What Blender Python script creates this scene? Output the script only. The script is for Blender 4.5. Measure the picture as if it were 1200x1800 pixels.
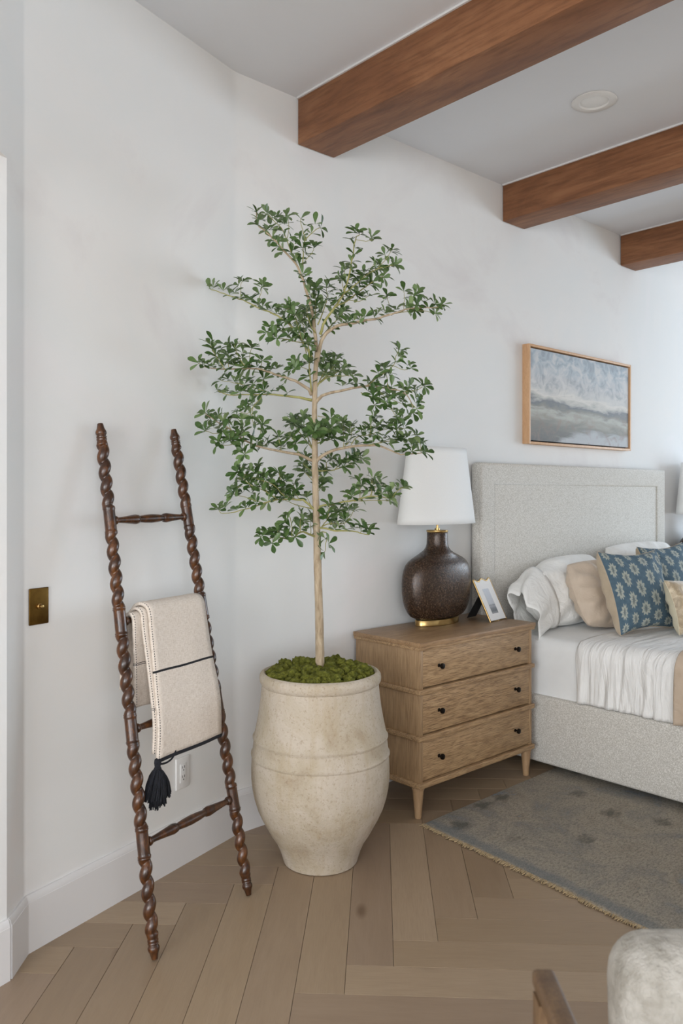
import bpy, bmesh, math, random
from mathutils import Vector, Matrix, noise as mnoise
R = math.radians
for o in list(bpy.data.objects): bpy.data.objects.remove(o)
scene = bpy.context.scene
COL = scene.collection

# ------------------------------------------------------------------ camera
cam_d = bpy.data.cameras.new('camera'); cam = bpy.data.objects.new('camera', cam_d); COL.objects.link(cam)
cam.location = (0, 0, 1.35); cam.rotation_euler = (R(90), 0, R(47.72 - 90))
cam_d.sensor_fit = 'AUTO'; cam_d.sensor_width = 36; cam_d.lens = 1418 / 1800 * 36
cam_d.shift_y = -32 / 1800; cam_d.clip_start = .02
cam_d.dof.use_dof = True; cam_d.dof.focus_distance = 3.15; cam_d.dof.aperture_fstop = 5.0
scene.camera = cam

# ------------------------------------------------------------------ world, daylight, exposure
W = bpy.data.worlds.new('overcast_sky'); scene.world = W; W.use_nodes = True
W.node_tree.nodes['Background'].inputs[0].default_value = (.78, .87, 1, 1)
W.node_tree.nodes['Background'].inputs[1].default_value = 1.0
def area(name, loc, rot, sx, sy, power, col):
    l = bpy.data.lights.new(name, 'AREA'); l.shape = 'RECTANGLE'; l.size = sx; l.size_y = sy
    l.energy = power; l.color = col
    o = bpy.data.objects.new(name, l); COL.objects.link(o); o.location = loc; o.rotation_euler = rot
    return o
area('daylight_east_window', (8.58, .1, 1.45), (R(90), 0, R(90)), 3.4, 2.2, 145, (.72, .86, 1))
area('daylight_south_window', (-1.5, -2.70, 1.40), (R(90), 0, 0), 3.5, 2.3, 82, (.95, .97, 1))
area('daylight_west_window', (-4.10, -1.0, 1.40), (R(90), 0, R(-90)), 2.7, 2.1, 205, (.93, .965, 1))
scene.view_settings.view_transform = 'Standard'; scene.view_settings.look = 'None'
scene.view_settings.gamma = 1; scene.view_settings.use_curve_mapping = False
scene.view_settings.exposure = 0.17
scene.cycles.max_bounces = 10; scene.cycles.diffuse_bounces = 6; scene.cycles.use_denoising = True
scene.cycles.sample_clamp_indirect = 6; scene.cycles.caustics_reflective = False; scene.cycles.caustics_refractive = False

# ------------------------------------------------------------------ helpers
def hexc(h):
    h = h.lstrip('#'); c = [int(h[i:i+2], 16) / 255 for i in (0, 2, 4)]
    return tuple(x / 12.92 if x <= .04045 else ((x + .055) / 1.055) ** 2.4 for x in c) + (1,)

class NT:
    """small node-tree builder"""
    def __init__(s, name):
        s.m = bpy.data.materials.new(name); s.m.use_nodes = True
        s.t = s.m.node_tree; s.b = s.t.nodes['Principled BSDF']
    def n(s, typ, **kw):
        nd = s.t.nodes.new(typ)
        for k, v in kw.items(): setattr(nd, k, v)
        return nd
    def l(s, a, b): s.t.links.new(a, b)
    def put(s, sock, v):
        if isinstance(v, bpy.types.NodeSocket): s.l(v, sock)
        else: sock.default_value = v
    def coord(s, kind='Object', scale=(1, 1, 1), rot=(0, 0, 0), add=None):
        c = s.n('ShaderNodeTexCoord').outputs[kind]
        if add is not None:
            v = s.n('ShaderNodeVectorMath', operation='ADD'); s.l(c, v.inputs[0]); s.put(v.inputs[1], add); c = v.outputs[0]
        mp = s.n('ShaderNodeMapping'); s.l(c, mp.inputs[0]); mp.inputs['Scale'].default_value = scale; mp.inputs['Rotation'].default_value = rot
        return mp.outputs[0]
    def noise(s, vec, scale=5, detail=6, rough=.55, dist=0):
        t = s.n('ShaderNodeTexNoise'); s.l(vec, t.inputs['Vector'])
        t.inputs['Scale'].default_value = scale; t.inputs['Detail'].default_value = detail
        t.inputs['Roughness'].default_value = rough; t.inputs['Distortion'].default_value = dist
        return t.outputs[0]
    def vor(s, vec, scale=5, feature='F1'):
        t = s.n('ShaderNodeTexVoronoi', feature=feature); s.l(vec, t.inputs['Vector']); t.inputs['Scale'].default_value = scale
        return t.outputs[0]
    def ramp(s, fac, cols, interp='LINEAR'):
        r = s.n('ShaderNodeValToRGB'); r.color_ramp.interpolation = interp
        e = r.color_ramp.elements
        while len(e) < len(cols): e.new(.5)
        for i, (p, c) in enumerate(cols):
            e[i].position = p; e[i].color = hexc(c) if isinstance(c, str) else ((c, c, c, 1) if not isinstance(c, tuple) else c)
        s.l(fac, r.inputs[0]); return r.outputs[0]
    def mix(s, fac, a, b, blend='MIX'):
        m = s.n('ShaderNodeMix', data_type='RGBA', blend_type=blend)
        s.put(m.inputs[0], fac); s.put(m.inputs[6], a); s.put(m.inputs[7], b); return m.outputs[2]
    def math(s, op, a, b=0.0, c=None):
        m = s.n('ShaderNodeMath', operation=op); s.put(m.inputs[0], a); s.put(m.inputs[1], b)
        if c is not None: s.put(m.inputs[2], c)
        return m.outputs[0]
    def bump(s, h, strength=.3, dist=.01):
        b = s.n('ShaderNodeBump'); b.inputs['Strength'].default_value = strength; b.inputs['Distance'].default_value = dist
        s.l(h, b.inputs['Height']); s.l(b.outputs[0], s.b.inputs['Normal']); return b
    def done(s, col=None, rough=.6, metal=0, **kw):
        if col is not None: s.put(s.b.inputs['Base Color'], hexc(col) if isinstance(col, str) else col)
        s.put(s.b.inputs['Roughness'], rough); s.put(s.b.inputs['Metallic'], metal)
        for k, v in kw.items(): s.put(s.b.inputs[k.replace('_', ' ')], v)
        return s.m

def plain(name, col, rough=.5, metal=0, **kw): return NT(name).done(col, rough, metal, **kw)
def mottled(name, cols, nscale=6, scale=(1, 1, 1), detail=6, nrough=.55, dist=0, rough=.6, metal=0, bump=0, bscale=60, bdist=.004, kind='Object', **kw):
    t = NT(name); v = t.coord(kind, scale)
    c = t.ramp(t.noise(v, nscale, detail, nrough, dist), cols)
    if bump: t.bump(t.noise(t.coord(kind), bscale, 5, .6), bump, bdist)
    return t.done(c, rough, metal, **kw)

def link(o, parent=None):
    COL.objects.link(o)
    if parent is not None: o.parent = parent
    return o
def mesh_from(name, verts, faces, mat, parent=None, smooth=None, uvs=None):
    me = bpy.data.meshes.new(name); me.from_pydata([tuple(v) for v in verts], [], faces); me.update()
    return finish(name, me, mat, parent, smooth, uvs)
def finish(name, me, mat, parent=None, smooth=None, uvs=None):
    if uvs is not None:
        ul = me.uv_layers.new(name='uv')
        for lp in me.loops: ul.data[lp.index].uv = uvs[lp.vertex_index]
    for m in (mat if isinstance(mat, (list, tuple)) else [mat]): me.materials.append(m)
    if smooth is not None:
        me.polygons.foreach_set('use_smooth', [True] * len(me.polygons))
        if smooth < 180: me.set_sharp_from_angle(angle=R(smooth))
    return link(bpy.data.objects.new(name, me), parent)
def bmo(name, bm, mat, parent=None, smooth=None):
    me = bpy.data.meshes.new(name); bm.normal_update(); bm.to_mesh(me); bm.free()
    return finish(name, me, mat, parent, smooth)
def add_box(bm, x0, x1, y0, y1, z0, z1, bev=0, seg=2):
    b = bmesh.new()
    bmesh.ops.create_cube(b, size=1)
    for v in b.verts: v.co = Vector(((x0+x1)/2 + v.co.x*(x1-x0), (y0+y1)/2 + v.co.y*(y1-y0), (z0+z1)/2 + v.co.z*(z1-z0)))
    if bev: bmesh.ops.bevel(b, geom=b.edges[:], offset=bev, segments=seg, profile=.5, affect='EDGES')
    me = bpy.data.meshes.new('tmp'); b.to_mesh(me); b.free(); bm.from_mesh(me); bpy.data.meshes.remove(me)
def box(name, x0, x1, y0, y1, z0, z1, mat, parent=None, bev=0, seg=2, smooth=40):
    bm = bmesh.new(); add_box(bm, x0, x1, y0, y1, z0, z1, bev, seg); return bmo(name, bm, mat, parent, smooth if bev else None)
def loft(name, rings, mat, parent=None, smooth=180, cap=True, closed=True, uvs=None):
    """rings: lists of equal length of points"""
    n = len(rings[0]); V = [p for r in rings for p in r]; F = []
    for i in range(len(rings) - 1):
        for j in range(n if closed else n - 1):
            k = (j + 1) % n
            F.append((i*n + j, i*n + k, (i+1)*n + k, (i+1)*n + j))
    if cap: F.append(tuple(range(n))[::-1]); F.append(tuple((len(rings)-1)*n + j for j in range(n)))
    return mesh_from(name, V, F, mat, parent, smooth, uvs)
def lathe(name, prof, mat, parent=None, seg=32, smooth=45, axis='z', origin=(0, 0, 0), cap=True, fn=None):
    rings = []
    for r, z in prof:
        ring = []
        for j in range(seg):
            a = 2*math.pi*j/seg; x, y, zz = r*math.cos(a), r*math.sin(a), z
            if fn: x, y, zz = fn(x, y, zz)
            p = (x, y, zz) if axis == 'z' else ((x, -zz, y) if axis == '-y' else (zz, x, y))
            ring.append(Vector(p) + Vector(origin))
        rings.append(ring)
    return loft(name, rings, mat, parent, smooth, cap)
def tube_rings(pts, rads, seg=8):
    pts = [Vector(p) for p in pts]; rings = []; up = Vector((.31, .57, .76))
    for i, p in enumerate(pts):
        t = (pts[min(i+1, len(pts)-1)] - pts[max(i-1, 0)]).normalized()
        if abs(t.dot(up)) > .95: up = Vector((.9, -.3, .1))
        x = t.cross(up).normalized(); y = x.cross(t).normalized()
        rings.append([p + (x*math.cos(2*math.pi*j/seg) + y*math.sin(2*math.pi*j/seg)) * rads[i] for j in range(seg)])
    return rings
def tube(name, pts, rads, mat, parent=None, seg=8, smooth=180):
    if not isinstance(rads, (list, tuple)): rads = [rads] * len(pts)
    return loft(name, tube_rings(pts, rads, seg), mat, parent, smooth)
def smooth_path(pts, sub=4):
    P = [Vector(p) for p in pts]; out = []
    for i in range(len(P) - 1):
        p0, p1, p2, p3 = P[max(i-1, 0)], P[i], P[i+1], P[min(i+2, len(P)-1)]
        for k in range(sub):
            t = k / sub
            out.append(.5*((2*p1) + (p2-p0)*t + (2*p0-5*p1+4*p2-p3)*t*t + (3*p1-p0-3*p2+p3)*t**3))
    out.append(P[-1]); return out
def thing(name, label, cat, loc=(0, 0, 0), rotz=0, group=None):
    o = bpy.data.objects.new(name, None); COL.objects.link(o); o.empty_display_size = .1
    o.location = loc; o.rotation_euler = (0, 0, rotz); tag(o, label, cat, group); return o
def tag(o, label=None, cat=None, group=None, kind=None):
    for k, v in (('label', label), ('category', cat), ('group', group), ('kind', kind)):
        if v: o[k] = v
    return o
def structure(o): o['kind'] = 'structure'; return o
def stuff(o): o['kind'] = 'stuff'; return o
def copy_tree(o, parent=None):
    c = o.copy(); COL.objects.link(c); c.parent = parent
    for ch in list(o.children): copy_tree(ch, c)
    return c
rnd = random.Random(7)
def nz(x, y, z, s=1.0): return mnoise.noise(Vector((x*s, y*s, z*s)))

# ------------------------------------------------------------------ materials
t = NT('limewash_plaster'); v = t.coord('Object')
c = t.ramp(t.noise(v, 1.3, 7, .6, .6), [(.28, '#dcd8d6'), (.42, '#e4e2df'), (.56, '#e1e1df'), (.72, '#e6e3e2')])
t.bump(t.noise(v, 14, 6, .6), .06, .01); M_wall = t.done(c, .85)
t = NT('ceiling_paint'); v = t.coord('Object')
c = t.ramp(t.noise(v, 1.1, 5, .6, .4), [(.3, '#dddfe3'), (.7, '#e2e4e8')]); M_ceil = t.done(c, .8)
M_trim = plain('white_trim_paint', '#dad8d7', .42)

t = NT('oak_plank'); rr = t.n('ShaderNodeObjectInfo').outputs['Random']
off = t.n('ShaderNodeCombineXYZ'); t.l(t.math('MULTIPLY', rr, 37.0), off.inputs[0]); t.l(t.math('MULTIPLY', rr, 11.0), off.inputs[1])
uv = t.coord('UV', (1.2, 9, 1), add=off.outputs[0])
g = t.noise(uv, 3.2, 9, .62, 1.1)
c = t.ramp(g, [(.25, '#8a7560'), (.48, '#9b866e'), (.75, '#a8937c')])
tint = t.ramp(rr, [(0, '#87725b'), (.3, '#a08a6e'), (.6, '#917c6a'), (.8, '#a58f72'), (1, '#ad9880')])
c = t.mix(.6, c, tint)
kn = t.vor(t.coord('UV', (1.3, 3.2, 1), add=off.outputs[0]), 1.6)
c = t.mix(t.ramp(kn, [(.035, .85), (.12, 0.0)]), c, hexc('#6a5440'))
fine = t.noise(t.coord('UV', (4, 110, 1), add=off.outputs[0]), 3, 5, .6)
c = t.mix(t.ramp(fine, [(.35, .28), (.55, 0.0)]), c, hexc('#8a7460'))
t.bump(fine, .12, .002); M_plank = t.done(c, t.ramp(g, [(.3, .36), (.7, .46)]))
M_subfloor = plain('dark_subfloor', '#5a4838', .8)

def wood(name, cols, scale, nscale=3, dist=1.2, rough=.5, fine=None, fscale=None, fcol='#3a2414', fstr=.4, bump=.15, kind='Object', **kw):
    t = NT(name)
    rr = t.n('ShaderNodeObjectInfo').outputs['Random']; off = t.n('ShaderNodeCombineXYZ')
    for i, k in enumerate((3.1, 7.7, 5.3)): t.l(t.math('MULTIPLY', rr, k), off.inputs[i])
    v = t.coord(kind, scale, add=off.outputs[0])
    c = t.ramp(t.noise(v, nscale, 8, .6, dist), cols)
    f = t.noise(t.coord(kind, fscale or tuple(5*x for x in scale), add=off.outputs[0]), nscale*1.5, 5, .65, .3)
    c = t.mix(t.ramp(f, [(.36, fstr), (.56, 0.0)]), c, hexc(fcol))
    t.bump(f, bump, .002); return t.done(c, rough, **kw)
M_beam = wood('stained_beam_wood', [(.25, '#6d452c'), (.45, '#845636'), (.62, '#936442'), (.8, '#a37553')], (2.2, .7, 3.2), 2.2, 1.4, .6, fscale=(14, 1.6, 20), fcol='#593419', fstr=.5)
M_oakh = wood('oak_horizontal_grain', [(.25, '#9a7b58'), (.5, '#b0906a'), (.75, '#bd9e77')], (1.6, 6, 7), 2.6, 2.2, .5, fscale=(4, 40, 75), fcol='#5e452f', fstr=.75)
M_oakv = wood('oak_vertical_grain', [(.25, '#977a5a'), (.5, '#a98b68'), (.75, '#b39672')], (8, 7, 1.2), 2.4, 1.6, .5, fscale=(60, 60, 3), fcol='#634a33', fstr=.5)
M_oaktop = wood('oak_top', [(.25, '#8a6b4b'), (.5, '#9d7d5b'), (.75, '#aa8a67')], (1.4, 8, 8), 2.6, 1.6, .42, fscale=(4, 70, 70), fcol='#54402c', fstr=.5)
M_leg = wood('oak_leg', [(.25, '#98795a'), (.75, '#b3946f')], (6, 6, 1.5), 2.6, 1.6, .5, fscale=(50, 50, 4), fcol='#76593c', fstr=.4)
M_ladder = wood('dark_varnished_oak', [(.28, '#1f1209'), (.5, '#472813'), (.72, '#74461f')], (7, 7, 2.5), 5, 1.2, .28, fscale=(60, 60, 12), fcol='#160b06', fstr=.6, bump=.2, Coat_Weight=.2, Coat_Roughness=.18)
M_ash = wood('pale_frame_wood', [(.3, '#c69a72'), (.7, '#d8b088')], (6, 6, 1.2), 4, 1, .5, fscale=(60, 60, 8), fcol='#b0855d', fstr=.4)
M_chairwood = wood('chair_walnut', [(.3, '#5d4630'), (.7, '#7a6044')], (9, 9, 2), 3, 1, .5)

t = NT('weathered_clay'); v = t.coord('Object', (1, 1, 1))
c = t.ramp(t.noise(v, 5.5, 8, .62, .5), [(.28, '#a39078'), (.45, '#b9ac97'), (.6, '#c5b9a9'), (.78, '#b5a68f')])
st = t.noise(t.coord('Object', (9, 9, 1.3)), 3, 6, .6, .2)
c = t.mix(t.ramp(st, [(.5, 0.0), (.75, .45)]), c, hexc('#ab9674'))
sp = t.noise(t.coord('Object'), 105, 4, .7)
c = t.mix(t.ramp(sp, [(.54, 0.0), (.68, .5)]), c, hexc('#8f775c'))
t.bump(t.noise(t.coord('Object'), 85, 6, .75), .6, .007); M_clay = t.done(c, .88)

t = NT('reindeer_moss'); v = t.coord('Object')
c = t.ramp(t.noise(v, 70, 8, .8), [(.3, '#4a4e0e'), (.48, '#878a22'), (.64, '#b9b746')])
t.bump(t.noise(v, 210, 8, .85), 1.0, .02); M_moss = t.done(c, .95)
t = NT('bark'); c = t.ramp(t.noise(t.coord('Object', (9, 9, 2.2)), 6, 8, .65, .6), [(.3, '#8a775e'), (.5, '#ad9a80'), (.7, '#c2b198')])
t.bump(t.noise(t.coord('Object', (1, 1, .5)), 90, 6, .7), .5, .006); M_bark = t.done(c, .9)
M_twig = mottled('green_twig', [(.3, '#8d8a4e'), (.7, '#a59f66')], 30, rough=.7)
def leafmat(name, a, b, back):
    t = NT(name); g = t.n('ShaderNodeNewGeometry')
    rr = t.n('ShaderNodeObjectInfo').outputs['Random']
    nn = t.noise(t.coord('Object'), 3.0, 2)
    c = t.mix(t.ramp(nn, [(.35, 0.0), (.65, 1.0)]), hexc(a), hexc(b))
    c = t.mix(g.outputs['Backfacing'], c, hexc(back))
    tr = t.n('ShaderNodeBsdfTranslucent'); t.l(c, tr.inputs[0]); mx = t.n('ShaderNodeMixShader'); mx.inputs[0].default_value = .18
    t.done(c, .38); t.l(t.b.outputs[0], mx.inputs[1]); t.l(tr.outputs[0], mx.inputs[2])
    t.l(mx.outputs[0], t.t.nodes['Material Output'].inputs[0]); return t.m
M_leaves = [leafmat('leaf_mid_green', '#4d6535', '#5c7541', '#7a9062'), leafmat('leaf_dark_green', '#385026', '#46632f', '#6a8154'), leafmat('leaf_light_green', '#657d4a', '#738b56', '#8a9d6d')]

t = NT('bronze_glaze'); v = t.coord('Object')
sp = t.noise(v, 150, 4, .7); big = t.noise(v, 7, 4, .6)
c = t.mix(t.ramp(sp, [(.42, 0.0), (.6, 1.0)]), hexc('#2a1f19'), hexc('#5c4634'))
c = t.mix(t.ramp(big, [(.35, .0), (.7, .6)]), c, hexc('#2e2622'))
t.bump(sp, .35, .0025); M_glaze = t.done(c, t.ramp(sp, [(.4, .13), (.65, .36)]), .25)
M_brass = mottled('brushed_brass', [(.3, '#b8965c'), (.7, '#cfb078')], 40, (1, 1, 8), rough=.28, metal=1)
M_agedbrass = mottled('aged_brass', [(.3, '#5e4520'), (.7, '#7a5c2c')], 30, rough=.42, metal=1)
t = NT('linen_shade'); v = t.coord('Object', (160, 160, 160)); c = t.ramp(t.noise(v, 3, 3), [(.3, '#f3f4f2'), (.7, '#fafaf9')])
tr = t.n('ShaderNodeBsdfTranslucent'); tr.inputs[0].default_value = hexc('#f4f2ee'); mx = t.n('ShaderNodeMixShader'); mx.inputs[0].default_value = .12
t.done(c, .9); t.l(t.b.outputs[0], mx.inputs[1]); t.l(tr.outputs[0], mx.inputs[2]); t.l(mx.outputs[0], t.t.nodes['Material Output'].inputs[0]); M_shade = t.m
M_black = plain('black_felt', '#0d0c0c', .8)
M_knob = plain('oil_rubbed_bronze', '#1d1611', .35, .7)
M_mat = plain('white_mat_board', '#e9e9e8', .7)
M_plate = plain('white_plastic', '#e3e2e0', .35)
M_slot = plain('dark_slot', '#4a4846', .6)

t = NT('boucle_weave'); v = t.coord('Object')
vo = t.vor(v, 190); nn = t.noise(v, 240, 3, .6)
c = t.mix(t.ramp(nn, [(.33, 0.0), (.62, 1.0)]), hexc('#bcb8b0'), hexc('#e8e5df'))
c = t.mix(t.ramp(vo, [(.25, 0.0), (.75, .6)]), c, hexc('#a9a499'))
t.bump(vo, -.8, .006); M_boucle = t.done(c, .95, Sheen_Weight=.2)
t = NT('cream_boucle_chair'); v = t.coord('Object'); c = t.ramp(t.noise(v, 25, 6, .6), [(.35, '#a19b90'), (.65, '#c2bdb4')])
t.bump(t.noise(v, 55, 5, .7), .9, .012); M_chair = t.done(c, .95)

def linen(name, a, b, sc=1.0, wr=.45, rough=.85, sheen=.15):
    t = NT(name); v = t.coord('Object')
    c = t.ramp(t.noise(v, 9*sc, 5, .6), [(.3, a), (.7, b)])
    w = t.noise(t.coord('Object', (1, 1, 1)), 11*sc, 4, .5, 1.8); f = t.noise(v, 420, 2)
    h = t.math('MULTIPLY_ADD', f, .04, w); t.bump(h, wr, .022); return t.done(c, rough, Sheen_Weight=sheen)
M_white = linen('white_linen', '#e6e5e1', '#efeeea')
t = NT('crinkled_coverlet'); v = t.coord('Object', (3, 15, 2.2))
c = t.ramp(t.noise(t.coord('Object'), 8, 4), [(.3, '#e6e5e2'), (.7, '#efeeeb')])
w = t.noise(v, 1.0, 5, .55, .9); t.bump(w, .9, .03); M_cover = t.done(c, .85, Sheen_Weight=.15)
M_sheet = linen('white_sheet', '#e4e5e4', '#ecedec', .6, .12)
M_beige = linen('beige_linen', '#c0ae9a', '#cdbcaa', 1, .35)
M_flax = linen('flax_linen', '#b9a78e', '#c7b69e', 1, .3)
M_blanket = linen('taupe_blanket', '#b5a18c', '#c4b29e', .9, .35)
t = NT('crushed_gold_velvet'); v = t.coord('Object', (1, 1, 1)); w = t.noise(t.coord('Object', (14, 4, 6)), 3, 4, .6, 1.5)
c = t.ramp(w, [(.3, '#8d7c62'), (.55, '#b5a285'), (.72, '#ddcfb2')]); t.bump(w, .3, .01); M_velvet = t.done(c, .45, Sheen_Weight=.6)
M_ivory = linen('ivory_silk', '#c9bfa4', '#d9d0b6', 1, .3, .6)

# blue block-print: staggered rows of petalled sprigs, in the cloth's own uv
t = NT('blue_block_print'); uvn = t.n('ShaderNodeTexCoord').outputs['UV']; sep = t.n('ShaderNodeSeparateXYZ'); t.l(uvn, sep.inputs[0])
U = t.math('MULTIPLY', sep.outputs[0], 6.5); V = t.math('MULTIPLY', sep.outputs[1], 5.0)
row = t.math('FLOOR', U); V2 = t.math('ADD', V, t.math('MULTIPLY', t.math('MODULO', row, 2.0), .5))
lx = t.math('SUBTRACT', t.math('FRACT', U), .5); ly = t.math('SUBTRACT', t.math('FRACT', V2), .5)
ex = t.math('DIVIDE', lx, .36); ey = t.math('DIVIDE', ly, .40)
rad = t.math('SQRT', t.math('ADD', t.math('MULTIPLY', ex, ex), t.math('MULTIPLY', ey, ey)))
ang = t.math('ARCTAN2', ey, ex)
pet = t.math('ADD', rad, t.math('MULTIPLY', t.math('SINE', t.math('MULTIPLY', ang, 10.0)), .16))
wear = t.noise(t.coord('UV', (90, 90, 1)), 2, 4, .7)
pet = t.math('ADD', pet, t.math('MULTIPLY', t.math('SUBTRACT', wear, .5), .5))
ring = t.ramp(pet, [(.0, .35), (.33, .3), (.42, 1.0), (.84, 1.0), (.93, 0.0)])
core = t.ramp(t.math('ABSOLUTE', ex), [(.05, 1.0), (.16, 0.0)])
core = t.math('MULTIPLY', core, t.ramp(rad, [(.45, 1.0), (.6, 0.0)]))
base = t.ramp(t.noise(t.coord('UV', (6, 6, 1)), 3, 5), [(.3, '#455b69'), (.7, '#566c7a')])
c = t.mix(t.math('MULTIPLY', ring, .75), base, t.mix(wear, hexc('#c9c6b6'), hexc('#9aa296')))
c = t.mix(t.math('MULTIPLY', core, .6), c, hexc('#4a4a44'))
h = t.noise(t.coord('Object'), 12, 4, .5, 1.5); t.bump(h, .25, .02); M_blue = t.done(c, .9)

# landscape painting, in the canvas's own uv
t = NT('oil_landscape'); v = t.coord('UV'); sep = t.n('ShaderNodeSeparateXYZ'); t.l(t.n('ShaderNodeTexCoord').outputs['UV'], sep.inputs[0])
n1 = t.noise(t.coord('UV', (2.2, 5, 1)), 2.2, 8, .62, .6); n2 = t.noise(t.coord('UV', (3, 1.6, 1)), 4, 7, .6, 1.2)
vv = t.math('ADD', sep.outputs[1], t.math('MULTIPLY', t.math('SUBTRACT', n1, .5), .30))
vv = t.math('ADD', vv, t.math('MULTIPLY', sep.outputs[0], .05))
c = t.ramp(vv, [(.0, '#4a463c'), (.1, '#5c574c'), (.2, '#6e6a5e'), (.27, '#8a8678'), (.33, '#a3a196'), (.38, '#7a776c'), (.44, '#5f6062'), (.475, '#a8a59d'), (.53, '#cbc5bc'), (.58, '#b9b6b1'), (.7, '#a9a9aa'), (.82, '#a2a9ae'), (.95, '#9aa5ad')])
wx = t.math('ADD', t.math('SUBTRACT', sep.outputs[0], t.math('MULTIPLY', sep.outputs[1], 1.6)), t.math('MULTIPLY', t.math('SUBTRACT', n1, .5), .5))
c = t.mix(t.math('MULTIPLY', t.ramp(wx, [(.18, 0.0), (.3, .85)]), t.ramp(vv, [(.13, 1.0), (.2, 0.0)])), c, hexc('#a9aaab'))
c = t.mix(t.math('MULTIPLY', t.ramp(n2, [(.46, 0.0), (.62, .75)]), t.ramp(sep.outputs[1], [(.5, 0.0), (.62, 1.0)])), c, hexc('#c6c3bf'))
c = t.mix(t.math('MULTIPLY', t.ramp(n2, [(.36, .6), (.47, 0.0)]), t.ramp(sep.outputs[1], [(.5, 0.0), (.6, 1.0)])), c, hexc('#84888c'))
c = t.mix(t.math('MULTIPLY', t.ramp(n2, [(.36, .5), (.5, 0.0)]), t.ramp(sep.outputs[1], [(.2, 1.0), (.42, 0.0)])), c, hexc('#7d6454'))
t.bump(t.noise(t.coord('UV', (60, 100, 1)), 2, 4), .2, .002); M_painting = t.done(c, .55)
t = NT('small_photo_print'); sep = t.n('ShaderNodeSeparateXYZ'); t.l(t.n('ShaderNodeTexCoord').outputs['UV'], sep.inputs[0])
vv = t.math('ADD', sep.outputs[1], t.math('MULTIPLY', t.math('SUBTRACT', t.noise(t.coord('UV', (3, 9, 1)), 2, 6), .5), .12))
c = t.ramp(vv, [(.03, '#8a8a8a'), (.1, '#55565a'), (.22, '#6f7073'), (.3, '#95969a'), (.34, '#77787c'), (.38, '#b0b2b7'), (.95, '#b3b5bb')]); M_print = t.done(c, .35)

# rug: faded field, dark-teal band by the fringe, worn motifs
t = NT('faded_wool_rug'); uvc = t.n('ShaderNodeTexCoord').outputs['UV']; sep = t.n('ShaderNodeSeparateXYZ'); t.l(uvc, sep.inputs[0])
big = t.noise(t.coord('UV'), 3.2, 8, .68, .8); mid = t.noise(t.coord('UV', (7, 4, 1)), 2.0, 7, .7, .6); fine = t.noise(t.coord('UV'), 170, 4, .75)
c = t.ramp(big, [(.32, '#7f8b93'), (.42, '#98938a'), (.52, '#b2a898'), (.6, '#a09686'), (.68, '#87939b'), (.78, '#ad957e')])
c = t.mix(t.ramp(mid, [(.42, .0), (.68, .55)]), c, hexc('#b5ab99'))
mo = t.vor(t.coord('UV', (4.2, 5.2, 1), add=(.35, .1, 0)), 1.0); mo = t.math('ADD', mo, t.math('MULTIPLY', t.math('SUBTRACT', t.noise(t.coord('UV', (12, 22, 1)), 2, 5, .7), .5), .55))
c = t.mix(t.ramp(mo, [(.10, .8), (.25, 0.0)]), c, hexc('#4a4b46'))
gr = t.noise(t.coord('UV', (30, 60, 1)), 2, 5, .75)
c = t.mix(t.ramp(gr, [(.38, .8), (.53, 0.0)]), c, hexc('#77736b'))
band = t.math('ADD', sep.outputs[0], t.math('MULTIPLY', t.math('SUBTRACT', mid, .5), .09))
c = t.mix(t.ramp(band, [(.005, 0.0), (.02, .6), (.045, .55), (.075, 0.0)]), c, hexc('#66727a'))
c = t.mix(t.ramp(fine, [(.4, .32), (.55, 0.0)]), c, hexc('#6d675e'))
c = t.mix(t.ramp(fine, [(.56, 0.0), (.7, .35)]), c, hexc('#cfc6b6'))
t.bump(fine, .8, .008); M_rug = t.done(c, .98)
M_fringe = mottled('jute_fringe', [(.3, '#8c7858'), (.7, '#b59f7c')], 90, rough=.95)

# throw: oatmeal weave, black woven stripe, picked stitches along one edge (uv: x across, y along, metres)
def throwmat(name, stripes):
    t = NT(name); sep = t.n('ShaderNodeSeparateXYZ'); t.l(t.n('ShaderNodeTexCoord').outputs['UV'], sep.inputs[0])
    wv = t.noise(t.coord('UV', (60, 420, 1)), 1, 3, .7); w2 = t.noise(t.coord('UV', (420, 60, 1)), 1, 3, .7)
    c = t.ramp(t.math('MULTIPLY', t.math('ADD', wv, w2), .5), [(.35, '#c2b3a4'), (.5, '#d8ccbf'), (.65, '#e4dad0')])
    for y, hw in stripes:
        d = t.math('ABSOLUTE', t.math('SUBTRACT', sep.outputs[1], y))
        c = t.mix(t.math('LESS_THAN', d, hw), c, hexc('#15161a'))
    e = t.math('LESS_THAN', t.math('ABSOLUTE', t.math('SUBTRACT', sep.outputs[0], .004)), .0016)
    dash = t.math('LESS_THAN', t.math('FRACT', t.math('MULTIPLY', sep.outputs[1], 130.0)), .55)
    c = t.mix(t.math('MULTIPLY', e, dash), c, hexc('#1a1a1d'))
    t.bump(t.math('ADD', wv, w2), .5, .003); return t.done(c, .95)
M_throw = throwmat('oatmeal_weave', [(.262, .0035)])
M_throw2 = throwmat('oatmeal_weave_inner', [(.13, .001), (.135, .001), (.56, .001), (.565, .001), (.57, .001)])
M_yarn = mottled('black_yarn', [(.3, '#0b0c10'), (.7, '#1d1f27')], 120, rough=.95)
t = NT('window_glass'); tp = t.n('ShaderNodeBsdfTransparent'); mx = t.n('ShaderNodeMixShader'); mx.inputs[0].default_value = .1
t.done('#e8f0f2', .03); t.l(tp.outputs[0], mx.inputs[1]); t.l(t.b.outputs[0], mx.inputs[2]); t.l(mx.outputs[0], t.t.nodes['Material Output'].inputs[0]); M_glass = t.m

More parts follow.
